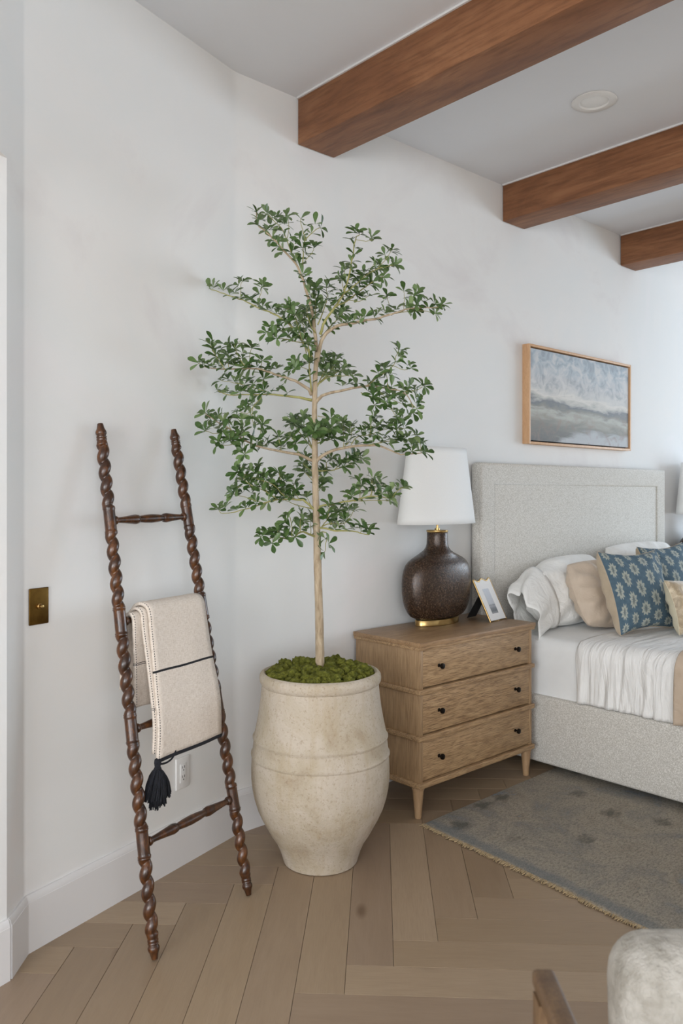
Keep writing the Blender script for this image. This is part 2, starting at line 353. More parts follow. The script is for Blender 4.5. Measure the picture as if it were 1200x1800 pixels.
# ================================================================== THE ROOM
ZC = 3.03
P0 = Vector((.8213, 2.2865)); P1 = Vector((.9041, 2.3801)); P2 = Vector((1.848, 2.66)); P3 = Vector((8.7, 2.66))
FW = Vector((.6728, .7398)); AD = Vector((.9587, .2843)); AN = Vector((.2843, -.9587))
HALL = P0 - AD*5.22; Q = P0 - FW*1.25; QH = Q - AD*2.0; QE = P0 - FW*4.4
def fillet(a, b, c, rad, n):
    d0 = (b - a).normalized(); d1 = (c - b).normalized(); th = d0.angle(d1); tl = rad*math.tan(th/2)
    s = b - d0*tl; out = []
    sg = -1 if d0.x*d1.y - d0.y*d1.x < 0 else 1
    nrm = Vector((-d0.y, d0.x))*sg; ctr = s + nrm*rad
    for i in range(n + 1):
        a_ = th*i/n*sg; v = s - ctr
        out.append(ctr + Vector((v.x*math.cos(a_) - v.y*math.sin(a_), v.x*math.sin(a_) + v.y*math.cos(a_))))
    return out
arc1 = fillet(P0, P1, P2, .03, 6); arc2 = fillet(P1, P2, P3, .15, 8)
path_w = [P0] + arc1[:4]; path_nw = arc1[3:] + arc2[:5]; path_n = arc2[4:] + [P3]
def offs(pts, d, pre=None, post=None):
    out = []
    for i, p in enumerate(pts):
        a = pts[i-1] if i else (pre or None); b = pts[i+1] if i < len(pts)-1 else (post or None)
        d0 = (p - a).normalized() if a is not None else None; d1 = (b - p).normalized() if b is not None else None
        d0 = d0 or d1; d1 = d1 or d0
        n0 = Vector((d0.y, -d0.x)); n1 = Vector((d1.y, -d1.x)); m = (n0 + n1).normalized()
        out.append(p + m*(d/max(.3, m.dot(n0))))
    return out
def strip(name, pts, prof, mat, pre=None, post=None, smooth=25):
    """sweep a (offset, z) profile along a floor path; the room lies to the path's right"""
    rings = [];  cols = [offs(pts, o, pre, post) for o, z in prof]
    for i in range(len(pts)): rings.append([Vector((cols[k][i].x, cols[k][i].y, prof[k][1])) for k in range(len(prof))])
    return loft(name, rings, mat, None, smooth)
WALLP = [(0, 0), (0, ZC), (-.12, ZC), (-.12, 0)]
structure(strip('wall_west_return', path_w, WALLP, M_wall, None, arc1[4]))
structure(strip('wall_northwest', path_nw, WALLP, M_wall, arc1[2], arc2[5]))
structure(strip('wall_north', path_n, WALLP, M_wall, arc2[3]))
structure(strip('wall_hall', [HALL, P0], [(0, 0), (0, 2.9), (-.1, 2.9), (-.1, 0)], M_wall))
structure(strip('wall_west_header', [QE, P0], [(0, 2.284), (0, ZC), (-.12, ZC), (-.12, 2.284)], M_wall))
BASEP = [(0, 0), (.015, 0), (.015, .1475), (.0135, .149), (.0135, .1505), (.0095, .164), (.006, .168), (0, .168)]
structure(strip('baseboard_west', path_w, BASEP, M_trim, None, arc1[4]))
structure(strip('baseboard_northwest', path_nw, BASEP, M_trim, arc1[2], arc2[5]))
structure(strip('baseboard_north', path_n, BASEP, M_trim, arc2[3]))
structure(strip('baseboard_hall', [HALL, P0], BASEP, M_trim))
structure(box('ceiling', -4.4, 8.85, -2.95, 2.85, ZC, ZC + .12, M_ceil))

def wall_hole(name, plane, pos, th, a0, a1, h0, h1, z0, z1):
    """wall with one window opening; plane 'x' or 'y' at pos, thickness th (signed, outward)"""
    A_ = [a0, h0, h1, a1]; Z_ = [0, z0, z1, ZC]; V = []; F = []
    for s in (0, th):
        for z in Z_:
            for a in A_: V.append((pos + s, a, z) if plane == 'x' else (a, pos + s, z))
    idx = lambda s, i, j: s*16 + j*4 + i
    for s in (0, 1):
        for j in range(3):
            for i in range(3):
                if (i, j) != (1, 1): F.append((idx(s, i, j), idx(s, i+1, j), idx(s, i+1, j+1), idx(s, i, j+1)))
    def bridge(p, q): F.append((idx(0, *p), idx(0, *q), idx(1, *q), idx(1, *p)))
    for k in range(3):
        bridge((k, 0), (k+1, 0)); bridge((k, 3), (k+1, 3)); bridge((0, k), (0, k+1)); bridge((3, k), (3, k+1))
    bridge((1, 1), (2, 1)); bridge((1, 2), (2, 2)); bridge((1, 1), (1, 2)); bridge((2, 1), (2, 2))
    return structure(mesh_from(name, V, F, M_wall))
wall_hole('wall_east', 'x', 8.7, .14, -2.8, 2.66, -1.65, 1.85, .3, 2.6)
wall_hole('wall_south', 'y', -2.8, -.14, -4.2, 8.7, -3.3, .3, .2, 2.6)
wall_hole('wall_west', 'x', -4.2, -.14, -2.8, .80, -2.4, .4, .3, 2.5)
structure(strip('wall_west_pier', [QE - FW*.25, QE], WALLP, M_wall))
def window(name, loc, rz, w, z0, z1, cols, rows):
    t = structure(thing(name, 'tall daylight window with white muntin bars in the wall behind the viewer', 'window', loc, rz))
    del t['category'], t['label']
    h = .055
    for nm, x0, x1, a, b in (('window_frame', -w/2, -w/2+h, z0, z1), ('window_frame', w/2-h, w/2, z0, z1), ('window_frame', -w/2+h, w/2-h, z1-h, z1), ('window_frame', -w/2+h, w/2-h, z0, z0+h)):
        box(nm, x0, x1, .03, .10, a, b, M_trim, t, .006)
    for i in range(1, cols): x = -w/2 + w*i/cols; box('muntin', x-.015, x+.015, .045, .085, z0+h, z1-h, M_trim, t)
    for j in range(1, rows): z = z0 + (z1-z0)*j/rows; box('muntin', -w/2+h, w/2-h, .05, .08, z-.012, z+.012, M_trim, t)
    box('pane', -w/2+h, w/2-h, .063, .067, z0+h, z1-h, M_glass, t)
    return t
window('window_1', (8.7, .1, 0), R(-90), 3.5, .3, 2.6, 4, 3)
window('window_3', (-4.2, -1.0, 0), R(90), 2.8, .3, 2.5, 3, 3)
window('window_2', (-1.5, -2.8, 0), R(180), 3.6, .2, 2.6, 4, 3)

# ------------------------------------------------------------------ herringbone floor
floor = structure(box('floor', -4.4, 8.85, -2.95, 2.85, -.12, -.006, M_subfloor))
PW, PL, GAP = .1355, .868, .0006
U0, V0 = 2.58, .175
S2 = math.sqrt(.5)
def uv2xy(u, v): return Vector(((u + v)*S2, (u - v)*S2))
HALF = [(Vector((0, 2.655)), Vector((0, -1))), (P1 + AN*.005, AN), (Vector((8.695, 0)), Vector((-1, 0))), (Vector((0, -2.79)), Vector((0, 1)))]
def clip(poly, lines):
    for p, n in lines:
        out = []
        for i in range(len(poly)):
            a, b = poly[i], poly[(i+1) % len(poly)]; da, db = (a-p).dot(n), (b-p).dot(n)
            if da >= 0: out.append(a)
            if da*db < 0: out.append(a + (b-a)*(da/(da-db)))
        poly = out
        if len(poly) < 3: return []
    return poly
def plank_mesh(poly, name='plank', z=0, bev=.0006):
    """poly in plank-local metres (x along the grain); chamfered board"""
    n = len(poly); c = sum(poly, Vector((0, 0)))/n; V = []; F = []; uvs = []
    for k, (ins, zz) in enumerate(((0, -.006), (0, -bev), (bev, 0.0))):
        for p in poly:
            d = (c - p); q = p + Vector((math.copysign(min(ins, abs(d.x)), d.x), math.copysign(min(ins, abs(d.y)), d.y)))
            V.append((q.x, q.y, zz + z)); uvs.append((q.x, q.y))
    for k in range(2):
        for i in range(n): j = (i+1) % n; F.append((k*n+i, k*n+j, (k+1)*n+j, (k+1)*n+i))
    F.append(tuple(2*n + i for i in range(n)))
    return V, F, uvs
CR = Vector((.7398, -.6728))
def in_view(p):
    d = p.dot(FW)
    if d < .5: return False
    x = 600 + 1418*p.dot(CR)/d; y = 868 + 1418*1.35/d
    return -120 < x < 1320 and y < 1950
full = [Vector((GAP, GAP)), Vector((PL-GAP, GAP)), Vector((PL-GAP, PW-GAP)), Vector((GAP, PW-GAP))]
shared = None; restV, restF, restU = [], [], []; planks = 0
for gidx in range(-7, 8):
    for k in range(-45, 46):
        for typ in (0, 1):
            if typ == 0:   # runs along u
                ou, ov = U0 + k*PW + gidx*PL, V0 + k*PW - gidx*PL; org = uv2xy(ou, ov + PW); ang = R(45)
            else:          # runs along v
                ou, ov = U0 + (k-1)*PW + gidx*PL, V0 + k*PW - gidx*PL; org = uv2xy(ou, ov); ang = R(-45)
            ca, sa = math.cos(ang), math.sin(ang)
            loc2w = lambda p: org + Vector((p.x*ca - p.y*sa, p.x*sa + p.y*ca))
            w2loc = lambda p: Vector(((p-org).x*ca + (p-org).y*sa, -(p-org).x*sa + (p-org).y*ca))
            wp = [loc2w(p) for p in full]
            if max(p.x for p in wp) < -4.2 or min(p.x for p in wp) > 8.7 or max(p.y for p in wp) < -2.8 or min(p.y for p in wp) > 2.66: continue
            poly = clip(wp, HALF)
            if not poly: continue
            whole = len(poly) == 4 and all((a-b).length < 1e-6 for a, b in zip(poly, wp))
            lp = full if whole else [w2loc(p) for p in poly]
            mid = sum(poly, Vector((0, 0)))/len(poly)
            area_ = abs(sum(poly[i].x*poly[(i+1) % len(poly)].y - poly[(i+1) % len(poly)].x*poly[i].y for i in range(len(poly))))/2
            if area_ < .0004: continue
            if any(in_view(p) for p in poly + [mid]) and mid.x < 4.6:
                if whole and shared: me = shared
                else:
                    Vv, Ff, Uu = plank_mesh(lp); me = bpy.data.meshes.new('plank'); me.from_pydata(Vv, [], Ff)
                    ul = me.uv_layers.new(name='uv')
                    for q in me.loops: ul.data[q.index].uv = Uu[q.vertex_index]
                    me.materials.append(M_plank)
                    if whole: shared = me
                o = link(bpy.data.objects.new('plank', me), floor); o.location = (org.x, org.y, 0); o.rotation_euler = (0, 0, ang); planks += 1
            else:
                Vv, Ff, Uu = plank_mesh(lp); b0 = len(restV)
                restV += [(*loc2w(Vector((a, b))), z) for a, b, z in Vv]; restF += [tuple(i + b0 for i in f) for f in Ff]
                ru = rnd.uniform(0, 30); restU += [(a + ru, b + ru*.37) for a, b in Uu]
stuff(mesh_from('herringbone_field', restV, restF, M_plank, floor, None, restU))
# hall floor boards continue as one plain board field
box('plank_field', -4.2, .80, -2.8, 2.26, -.0064, -.0055, M_plank, floor)

# ------------------------------------------------------------------ ceiling beams
for x0, x1, lab in ((2.164, 2.368, 'thick stained wood ceiling beam above the tree, nearest of the three beams'),
                    (3.598, 3.795, 'stained wood ceiling beam over the left end of the headboard, the middle one'),
                    (4.860, 5.052, 'stained wood ceiling beam at the right edge, furthest and smallest looking')):
    xm = (x0 + x1)/2
    b = thing('ceiling_beam', lab, 'beam', (xm, 0, 2.83), 0, 'exposed ceiling beams')
    hw = (x1 - x0)/2
    box('beam_timber', -hw, hw, -2.79, 2.655, 0, .195, M_beam, b, .004, 2)
    for s in (-1, 1): box('caulk_line', s*hw - (.008 if s < 0 else 0), s*hw + (.008 if s > 0 else 0), -2.79, 2.652, .1915, .1995, M_trim, b)
# recessed light
L = thing('recessed_ceiling_light', 'round white recessed light trim in the ceiling between two beams', 'ceiling light', (3.1225, 1.827, ZC))
lathe('trim_ring', [(.094, -.0005), (.094, -.004), (.088, -.008), (.062, -.0075), (.058, -.002), (.058, -.0006)], M_plate, L, 48, 35, cap=False)
lathe('lens', [(.058, -.0012), (.05, -.003), (.03, -.0062), (.0, -.007)], M_mat, L, 40, 60)

# ------------------------------------------------------------------ wall plates
angA = math.atan2(AD.y, AD.x)
def on_A(p2, z): return (p2[0] + AN.x*.0005, p2[1] + AN.y*.0005, z)
s = thing('light_switch', 'aged brass dimmer switch plate on the plaster wall left of the ladder', 'switch', on_A((.9512, 2.3941), 1.0145), angA)
box('plate', -.0345, .0345, -.006, 0, -.0545, .0545, M_agedbrass, s, .0025, 3)
lathe('knob', [(.0085, .006), (.0085, .009), (.006, .0105), (.0062, .019), (.0045, .022), (.001, .0228)], M_brass, s, 24, 40, '-y')
s = thing('wall_outlet', 'white double wall outlet low on the wall behind the throw tassel', 'outlet', on_A((1.5495, 2.5715), .333), angA)
box('plate', -.035, .035, -.0065, 0, -.057, .057, M_plate, s, .003, 3)
f_ = box('socket_face', -.0165, .0165, -.009, -.0065, -.034, .034, M_plate, s, .0012)
for zz in (-.017, .017):
    for xx in (-.006, .006): box('slot', xx-.0012, xx+.0012, -.0094, -.0088, zz, zz+.009, M_slot, f_)
    box('slot', -.0022, .0022, -.0094, -.0088, zz-.0085, zz-.0045, M_slot, f_)

# ================================================================== LADDER
BL = Vector((1.171, 2.0905, 0)); TL = Vector((1.164, 2.4259, 1.5736)); BR_ = Vector((1.5913, 2.2127, 0)); TR = Vector((1.487, 2.5217, 1.5784))
lad = thing('decorative_ladder', 'dark turned-wood leaning ladder with barley-twist rails against the white wall', 'ladder', ((BL.x+BR_.x)/2, (BL.y+BR_.y)/2, 0))
LO = Vector(lad.location)
RUNG = (.2, .405, .607, .8045)
def smoothstep(a, b, x): x = max(0, min(1, (x-a)/(b-a))); return x*x*(3-2*x)
def rail(b, t_, ph):
    ax = t_ - b; Ln = ax.length; ax = ax.normalized()
    xr = Vector((.7398, -.6728, 0)); xr = (xr - ax*xr.dot(ax)).normalized(); yr = ax.cross(xr)
    rings = []; N = 560; SEG = 20; pitch = .0505
    for i in range(N + 1):
        q = i/N; sm = q*Ln
        e = min(q, 1-q)*Ln     # distance from the nearer end
        top = q > .5
        tw = smoothstep(.066, .076, e)
        base = .0182
        for rg in RUNG:
            dd = abs(q - rg)*Ln
            tw *= smoothstep(.040, .052, dd)
            for c0 in (.037, .043): base += .0022*math.exp(-((dd-c0)/.0022)**2)
        if e < .066:      # finial
            prof = [(0, .009), (.006, .0102), (.016, .0125), (.026, .0172), (.033, .0175), (.037, .0150), (.0395, .0130), (.042, .0165), (.0445, .0168), (.047, .0140), (.0495, .0165), (.053, .0168), (.056, .0145), (.060, .0165), (.066, .0172)]
            for (a0, r0), (a1, r1) in zip(prof, prof[1:]):
                if a0 <= e <= a1: base = r0 + (r1-r0)*(e-a0)/(a1-a0)
        ring = []
        for j in range(SEG):
            th = 2*math.pi*j/SEG; psi = 2*math.pi*sm/pitch + ph
            tr_ = .0102 + .0103*abs(math.cos((th-psi)/2))**.75
            r = base*(1-tw) + tr_*tw
            r *= 1 + .02*nz(sm*30, th, ph)
            ring.append(b + ax*sm + (xr*math.cos(th) + yr*math.sin(th))*r - LO)
        rings.append(ring)
    # lift so the foot rests on the floor
    return loft('rail', rings, M_ladder, lad, 50)
rail(BL + Vector((0, 0, .004)), TL, 0); rail(BR_ + Vector((0, 0, .004)), TR, 1.2)
def rung(a, b):
    ax = b - a; Ln = ax.length; ax = ax.normalized(); x = ax.cross(Vector((0, 0, 1))).normalized(); y = ax.cross(x)
    prof = [(0, .0065), (.045, .0065), (.05, .0105), (.062, .012), (.074, .0105), (.08, .0075), (.12, .0078), (.22, .0105), (.30, .0132), (.335, .0118), (.345, .0085), (.355, .0088), (.42, .011), (.5, .0122)]
    prof = prof + [(1-p, r) for p, r in prof[::-1][1:]]
    rings = [[a + ax*(p*Ln) + 1.22*(x*math.cos(2*math.pi*j/18) + y*math.sin(2*math.pi*j/18))*r - LO for j in range(18)] for p, r in prof]
    loft('rung', rings, M_ladder, lad, 50)
for q in RUNG: rung(BL + (TL-BL)*q, BR_ + (TR-BR_)*q)

# ------------------------------------------------------------------ throw over the third rung
ra, rb = BL + (TL-BL)*RUNG[2], BR_ + (TR-BR_)*RUNG[2]
re = (rb - ra).normalized(); ro = Vector((re.y, -re.x, 0)).normalized()
TO = ra.copy(); thr = thing('throw_blanket', 'oatmeal woven throw with black stripe folded over a ladder rung', 'blanket', TO)
def sheet(name, path, e0, e1, mat, thick=.006, seed=0, wob=.004, flare=0.0):
    pts = smooth_path([(0, o, z) for o, z in path], 5); n = len(pts); NC = 12
    V, F, uvs = [], [], []; s = 0; Ls = [0]
    for i in range(1, n): s += (pts[i] - pts[i-1]).length; Ls.append(s)
    for i, p in enumerate(pts):
        dn = max(0, -p.z)
        for j in range(NC + 1):
            a = j/NC; e = e0 + (e1-e0)*a - dn*flare*(1-a)
            w = wob*nz(e*9 + seed, Ls[i]*5, seed)*(min(1, dn*8) + .25) + .0015*math.sin(a*9+seed)*min(1, dn*6)
            q = re*e + ro*(p.y + w) + Vector((0, 0, p.z - .012*max(0, dn*2)*(1-a)*0 + .002*nz(a*3, seed, dn*4)))
            V.append(q); uvs.append(((e1-e0)*a, Ls[-1] - Ls[i]))
    for i in range(n-1):
        for j in range(NC): k = i*(NC+1) + j; F.append((k, k+1, k+NC+2, k+NC+1))
    ob = mesh_from(name, V, F, mat, thr, 180, uvs)
    md = ob.modifiers.new('thickness', 'SOLIDIFY'); md.thickness = thick; md.offset = 0
    return ob, V, n, NC
# back fold, middle fold, front fold
sheet('back_fold', [(-.036, -.22), (-.030, -.12), (-.024, -.03), (-.0175, .006), (0, .0205), (.0175, .006), (.021, -.05), (.024, -.13), (.026, -.22), (.027, -.268)], .034, .150, M_throw2, .010, 3, .003)
sheet('middle_fold', [(-.042, -.22), (-.037, -.1), (-.032, 0), (-.019, .026), (.003, .0335), (.024, .019), (.032, -.03), (.062, -.16), (.095, -.30), (.098, -.400)], .062, .336, M_throw2, .008, 8, .004, .06)
fr, FV, fn_, fc = sheet('front_fold', [(-.052, -.22), (-.047, -.1), (-.042, 0), (-.026, .036), (.003, .046), (.032, .030), (.046, -.03), (.076, -.16), (.108, -.30), (.112, -.418)], .082, .343, M_throw, .010, 15, .005, .10)
edge = FV[(fn_-1)*(fc+1):]
tube('black_edging', [p + Vector((0, 0, -.002)) for p in edge], .0078, M_yarn, thr, 8)
inner_edge = [p - ro*.004 for p in FV[:(fc+1)]]
# tassels at the near lower corner
tp = edge[0] + re*.004
def tassel(name, top, ln, wd, n, seed):
    rg = random.Random(seed); bm_rings = []; V, F = [], []
    for i in range(n):
        a = rg.uniform(0, 6.28); rr_ = wd*math.sqrt(rg.random()); l_ = ln*rg.uniform(.8, 1.0)
        dx, dy = rr_*math.cos(a), rr_*math.sin(a)*.7; pts = []
        for k in range(6):
            q = k/5; sp = (math.sin(min(1, q*1.6)*1.57))**.7
            pts.append(top + re*(dx*sp*(.35+.65*q) + .003*nz(i, q*3, seed)) + ro*(dy*sp + .003*nz(i+9, q*3, seed)) + Vector((0, 0, -.012 - q*l_)))
        rings = tube_rings(pts, [.0018]*6, 4); b0 = len(V)
        V += [p for r in rings for p in r]
        for k in range(5):
            for j in range(4): F.append((b0+k*4+j, b0+k*4+(j+1) % 4, b0+(k+1)*4+(j+1) % 4, b0+(k+1)*4+j))
    o = stuff(mesh_from(name, V, F, M_yarn, thr, 180)); return o
tassel('tassel', tp + Vector((0, 0, -.006)), .100, .048, 330, 1)
tassel('tassel', tp + Vector((0, 0, -.006)) + re*.012 - ro*.012, .134, .032, 220, 2)
lathe('tassel_knot', [(.002, .012), (.0095, .006), (.011, -.004), (.009, -.016), (.012, -.022)], M_yarn, thr, 16, 60, origin=tp + Vector((0, 0, -.004)))
tube('tassel_cord', smooth_path([tp + Vector((0, 0, -.012)), tp + re*.03 + ro*.004 + Vector((0, 0, -.017)), tp + re*.06 + ro*.004 + Vector((0, 0, -.010)), tp + re*.078 + Vector((0, 0, .008))], 4), .0032, M_yarn, thr, 6)

# ================================================================== POT, MOSS, TREE
POT = Vector((1.9474, 2.2569, 0)); TROT = R(47.72 - 90)
prof = [(.02, 0), (.118, 0), (.136, .003), (.1405, .018), (.149, .045), (.164, .078), (.184, .108), (.2, .137), (.2165, .166), (.231, .198), (.243, .235), (.2505, .27), (.2545, .31), (.2545, .345), (.2530, .375), (.2518, .388), (.2515, .393), (.2555, .398), (.2555, .402), (.2505, .407), (.2475, .43), (.2455, .447), (.2450, .453), (.2492, .459), (.2492, .463), (.2435, .469), (.2385, .492), (.2315, .527), (.2245, .57), (.2195, .61), (.2165, .642), (.2155, .652), (.2195, .656), (.2235, .664), (.2245, .675), (.2228, .687), (.217, .695), (.2085, .698), (.2015, .692), (.1985, .67), (.197, .60), (.195, .55)]
pot = lathe('clay_urn', prof, M_clay, None, 96, 40, origin=(0, 0, 0), cap=True,
            fn=lambda x, y, z: (x*(1+.008*nz(x*4, y*4, z*6)), y*(1+.008*nz(x*4+5, y*4, z*6)), max(0, z + .0035*nz(x*7, y*7, 3)*smoothstep(.05, .3, z))))
pot.location = POT; tag(pot, 'large weathered cream clay urn with two raised bands on the wood floor', 'urn')
# moss mounds
V, F = [], []
rg = random.Random(5)
ico = bmesh.new(); bmesh.ops.create_icosphere(ico, subdivisions=3, radius=1); iv = [v.co.copy() for v in ico.verts]; if_ = [tuple(v.index for v in f.verts) for f in ico.faces]; ico.free()
spots = []
for i in range(2600):
    a = rg.uniform(0, 6.283); r_ = .186*math.sqrt(rg.random()); s_ = rg.uniform(.010, .026)
    if all((r_*math.cos(a)-x)**2 + (r_*math.sin(a)-y)**2 > (.62*(s_+q))**2 for x, y, q in spots): spots.append((r_*math.cos(a), r_*math.sin(a), s_))
for x, y, s_ in spots:
    rr_ = math.hypot(x, y); z = .690 + .022*(1-(rr_/.19)**2) + rg.uniform(-.006, .006); b0 = len(V); sd = rg.uniform(0, 50)
    for c in iv:
        d = 1 + .30*mnoise.noise(c*2.6 + Vector((sd, 0, 0))) + .42*mnoise.noise(c*5.5 + Vector((0, sd, 0)))
        p = c*s_*d; V.append((x + p.x, y + p.y, z + p.z*.85))
    F += [tuple(i + b0 for i in f) for f in if_]
disk0 = len(V)
for j in range(48): V.append((.2*math.cos(j/48*6.2832)*.985, .2*math.sin(j/48*6.2832)*.985, .672))
F.append(tuple(disk0 + j for j in range(48)))
moss = mesh_from('moss', V, F, M_moss, None, 180); moss.location = POT
tag(moss, 'bright green preserved moss heaped in the mouth of the clay urn', 'moss', kind='stuff')

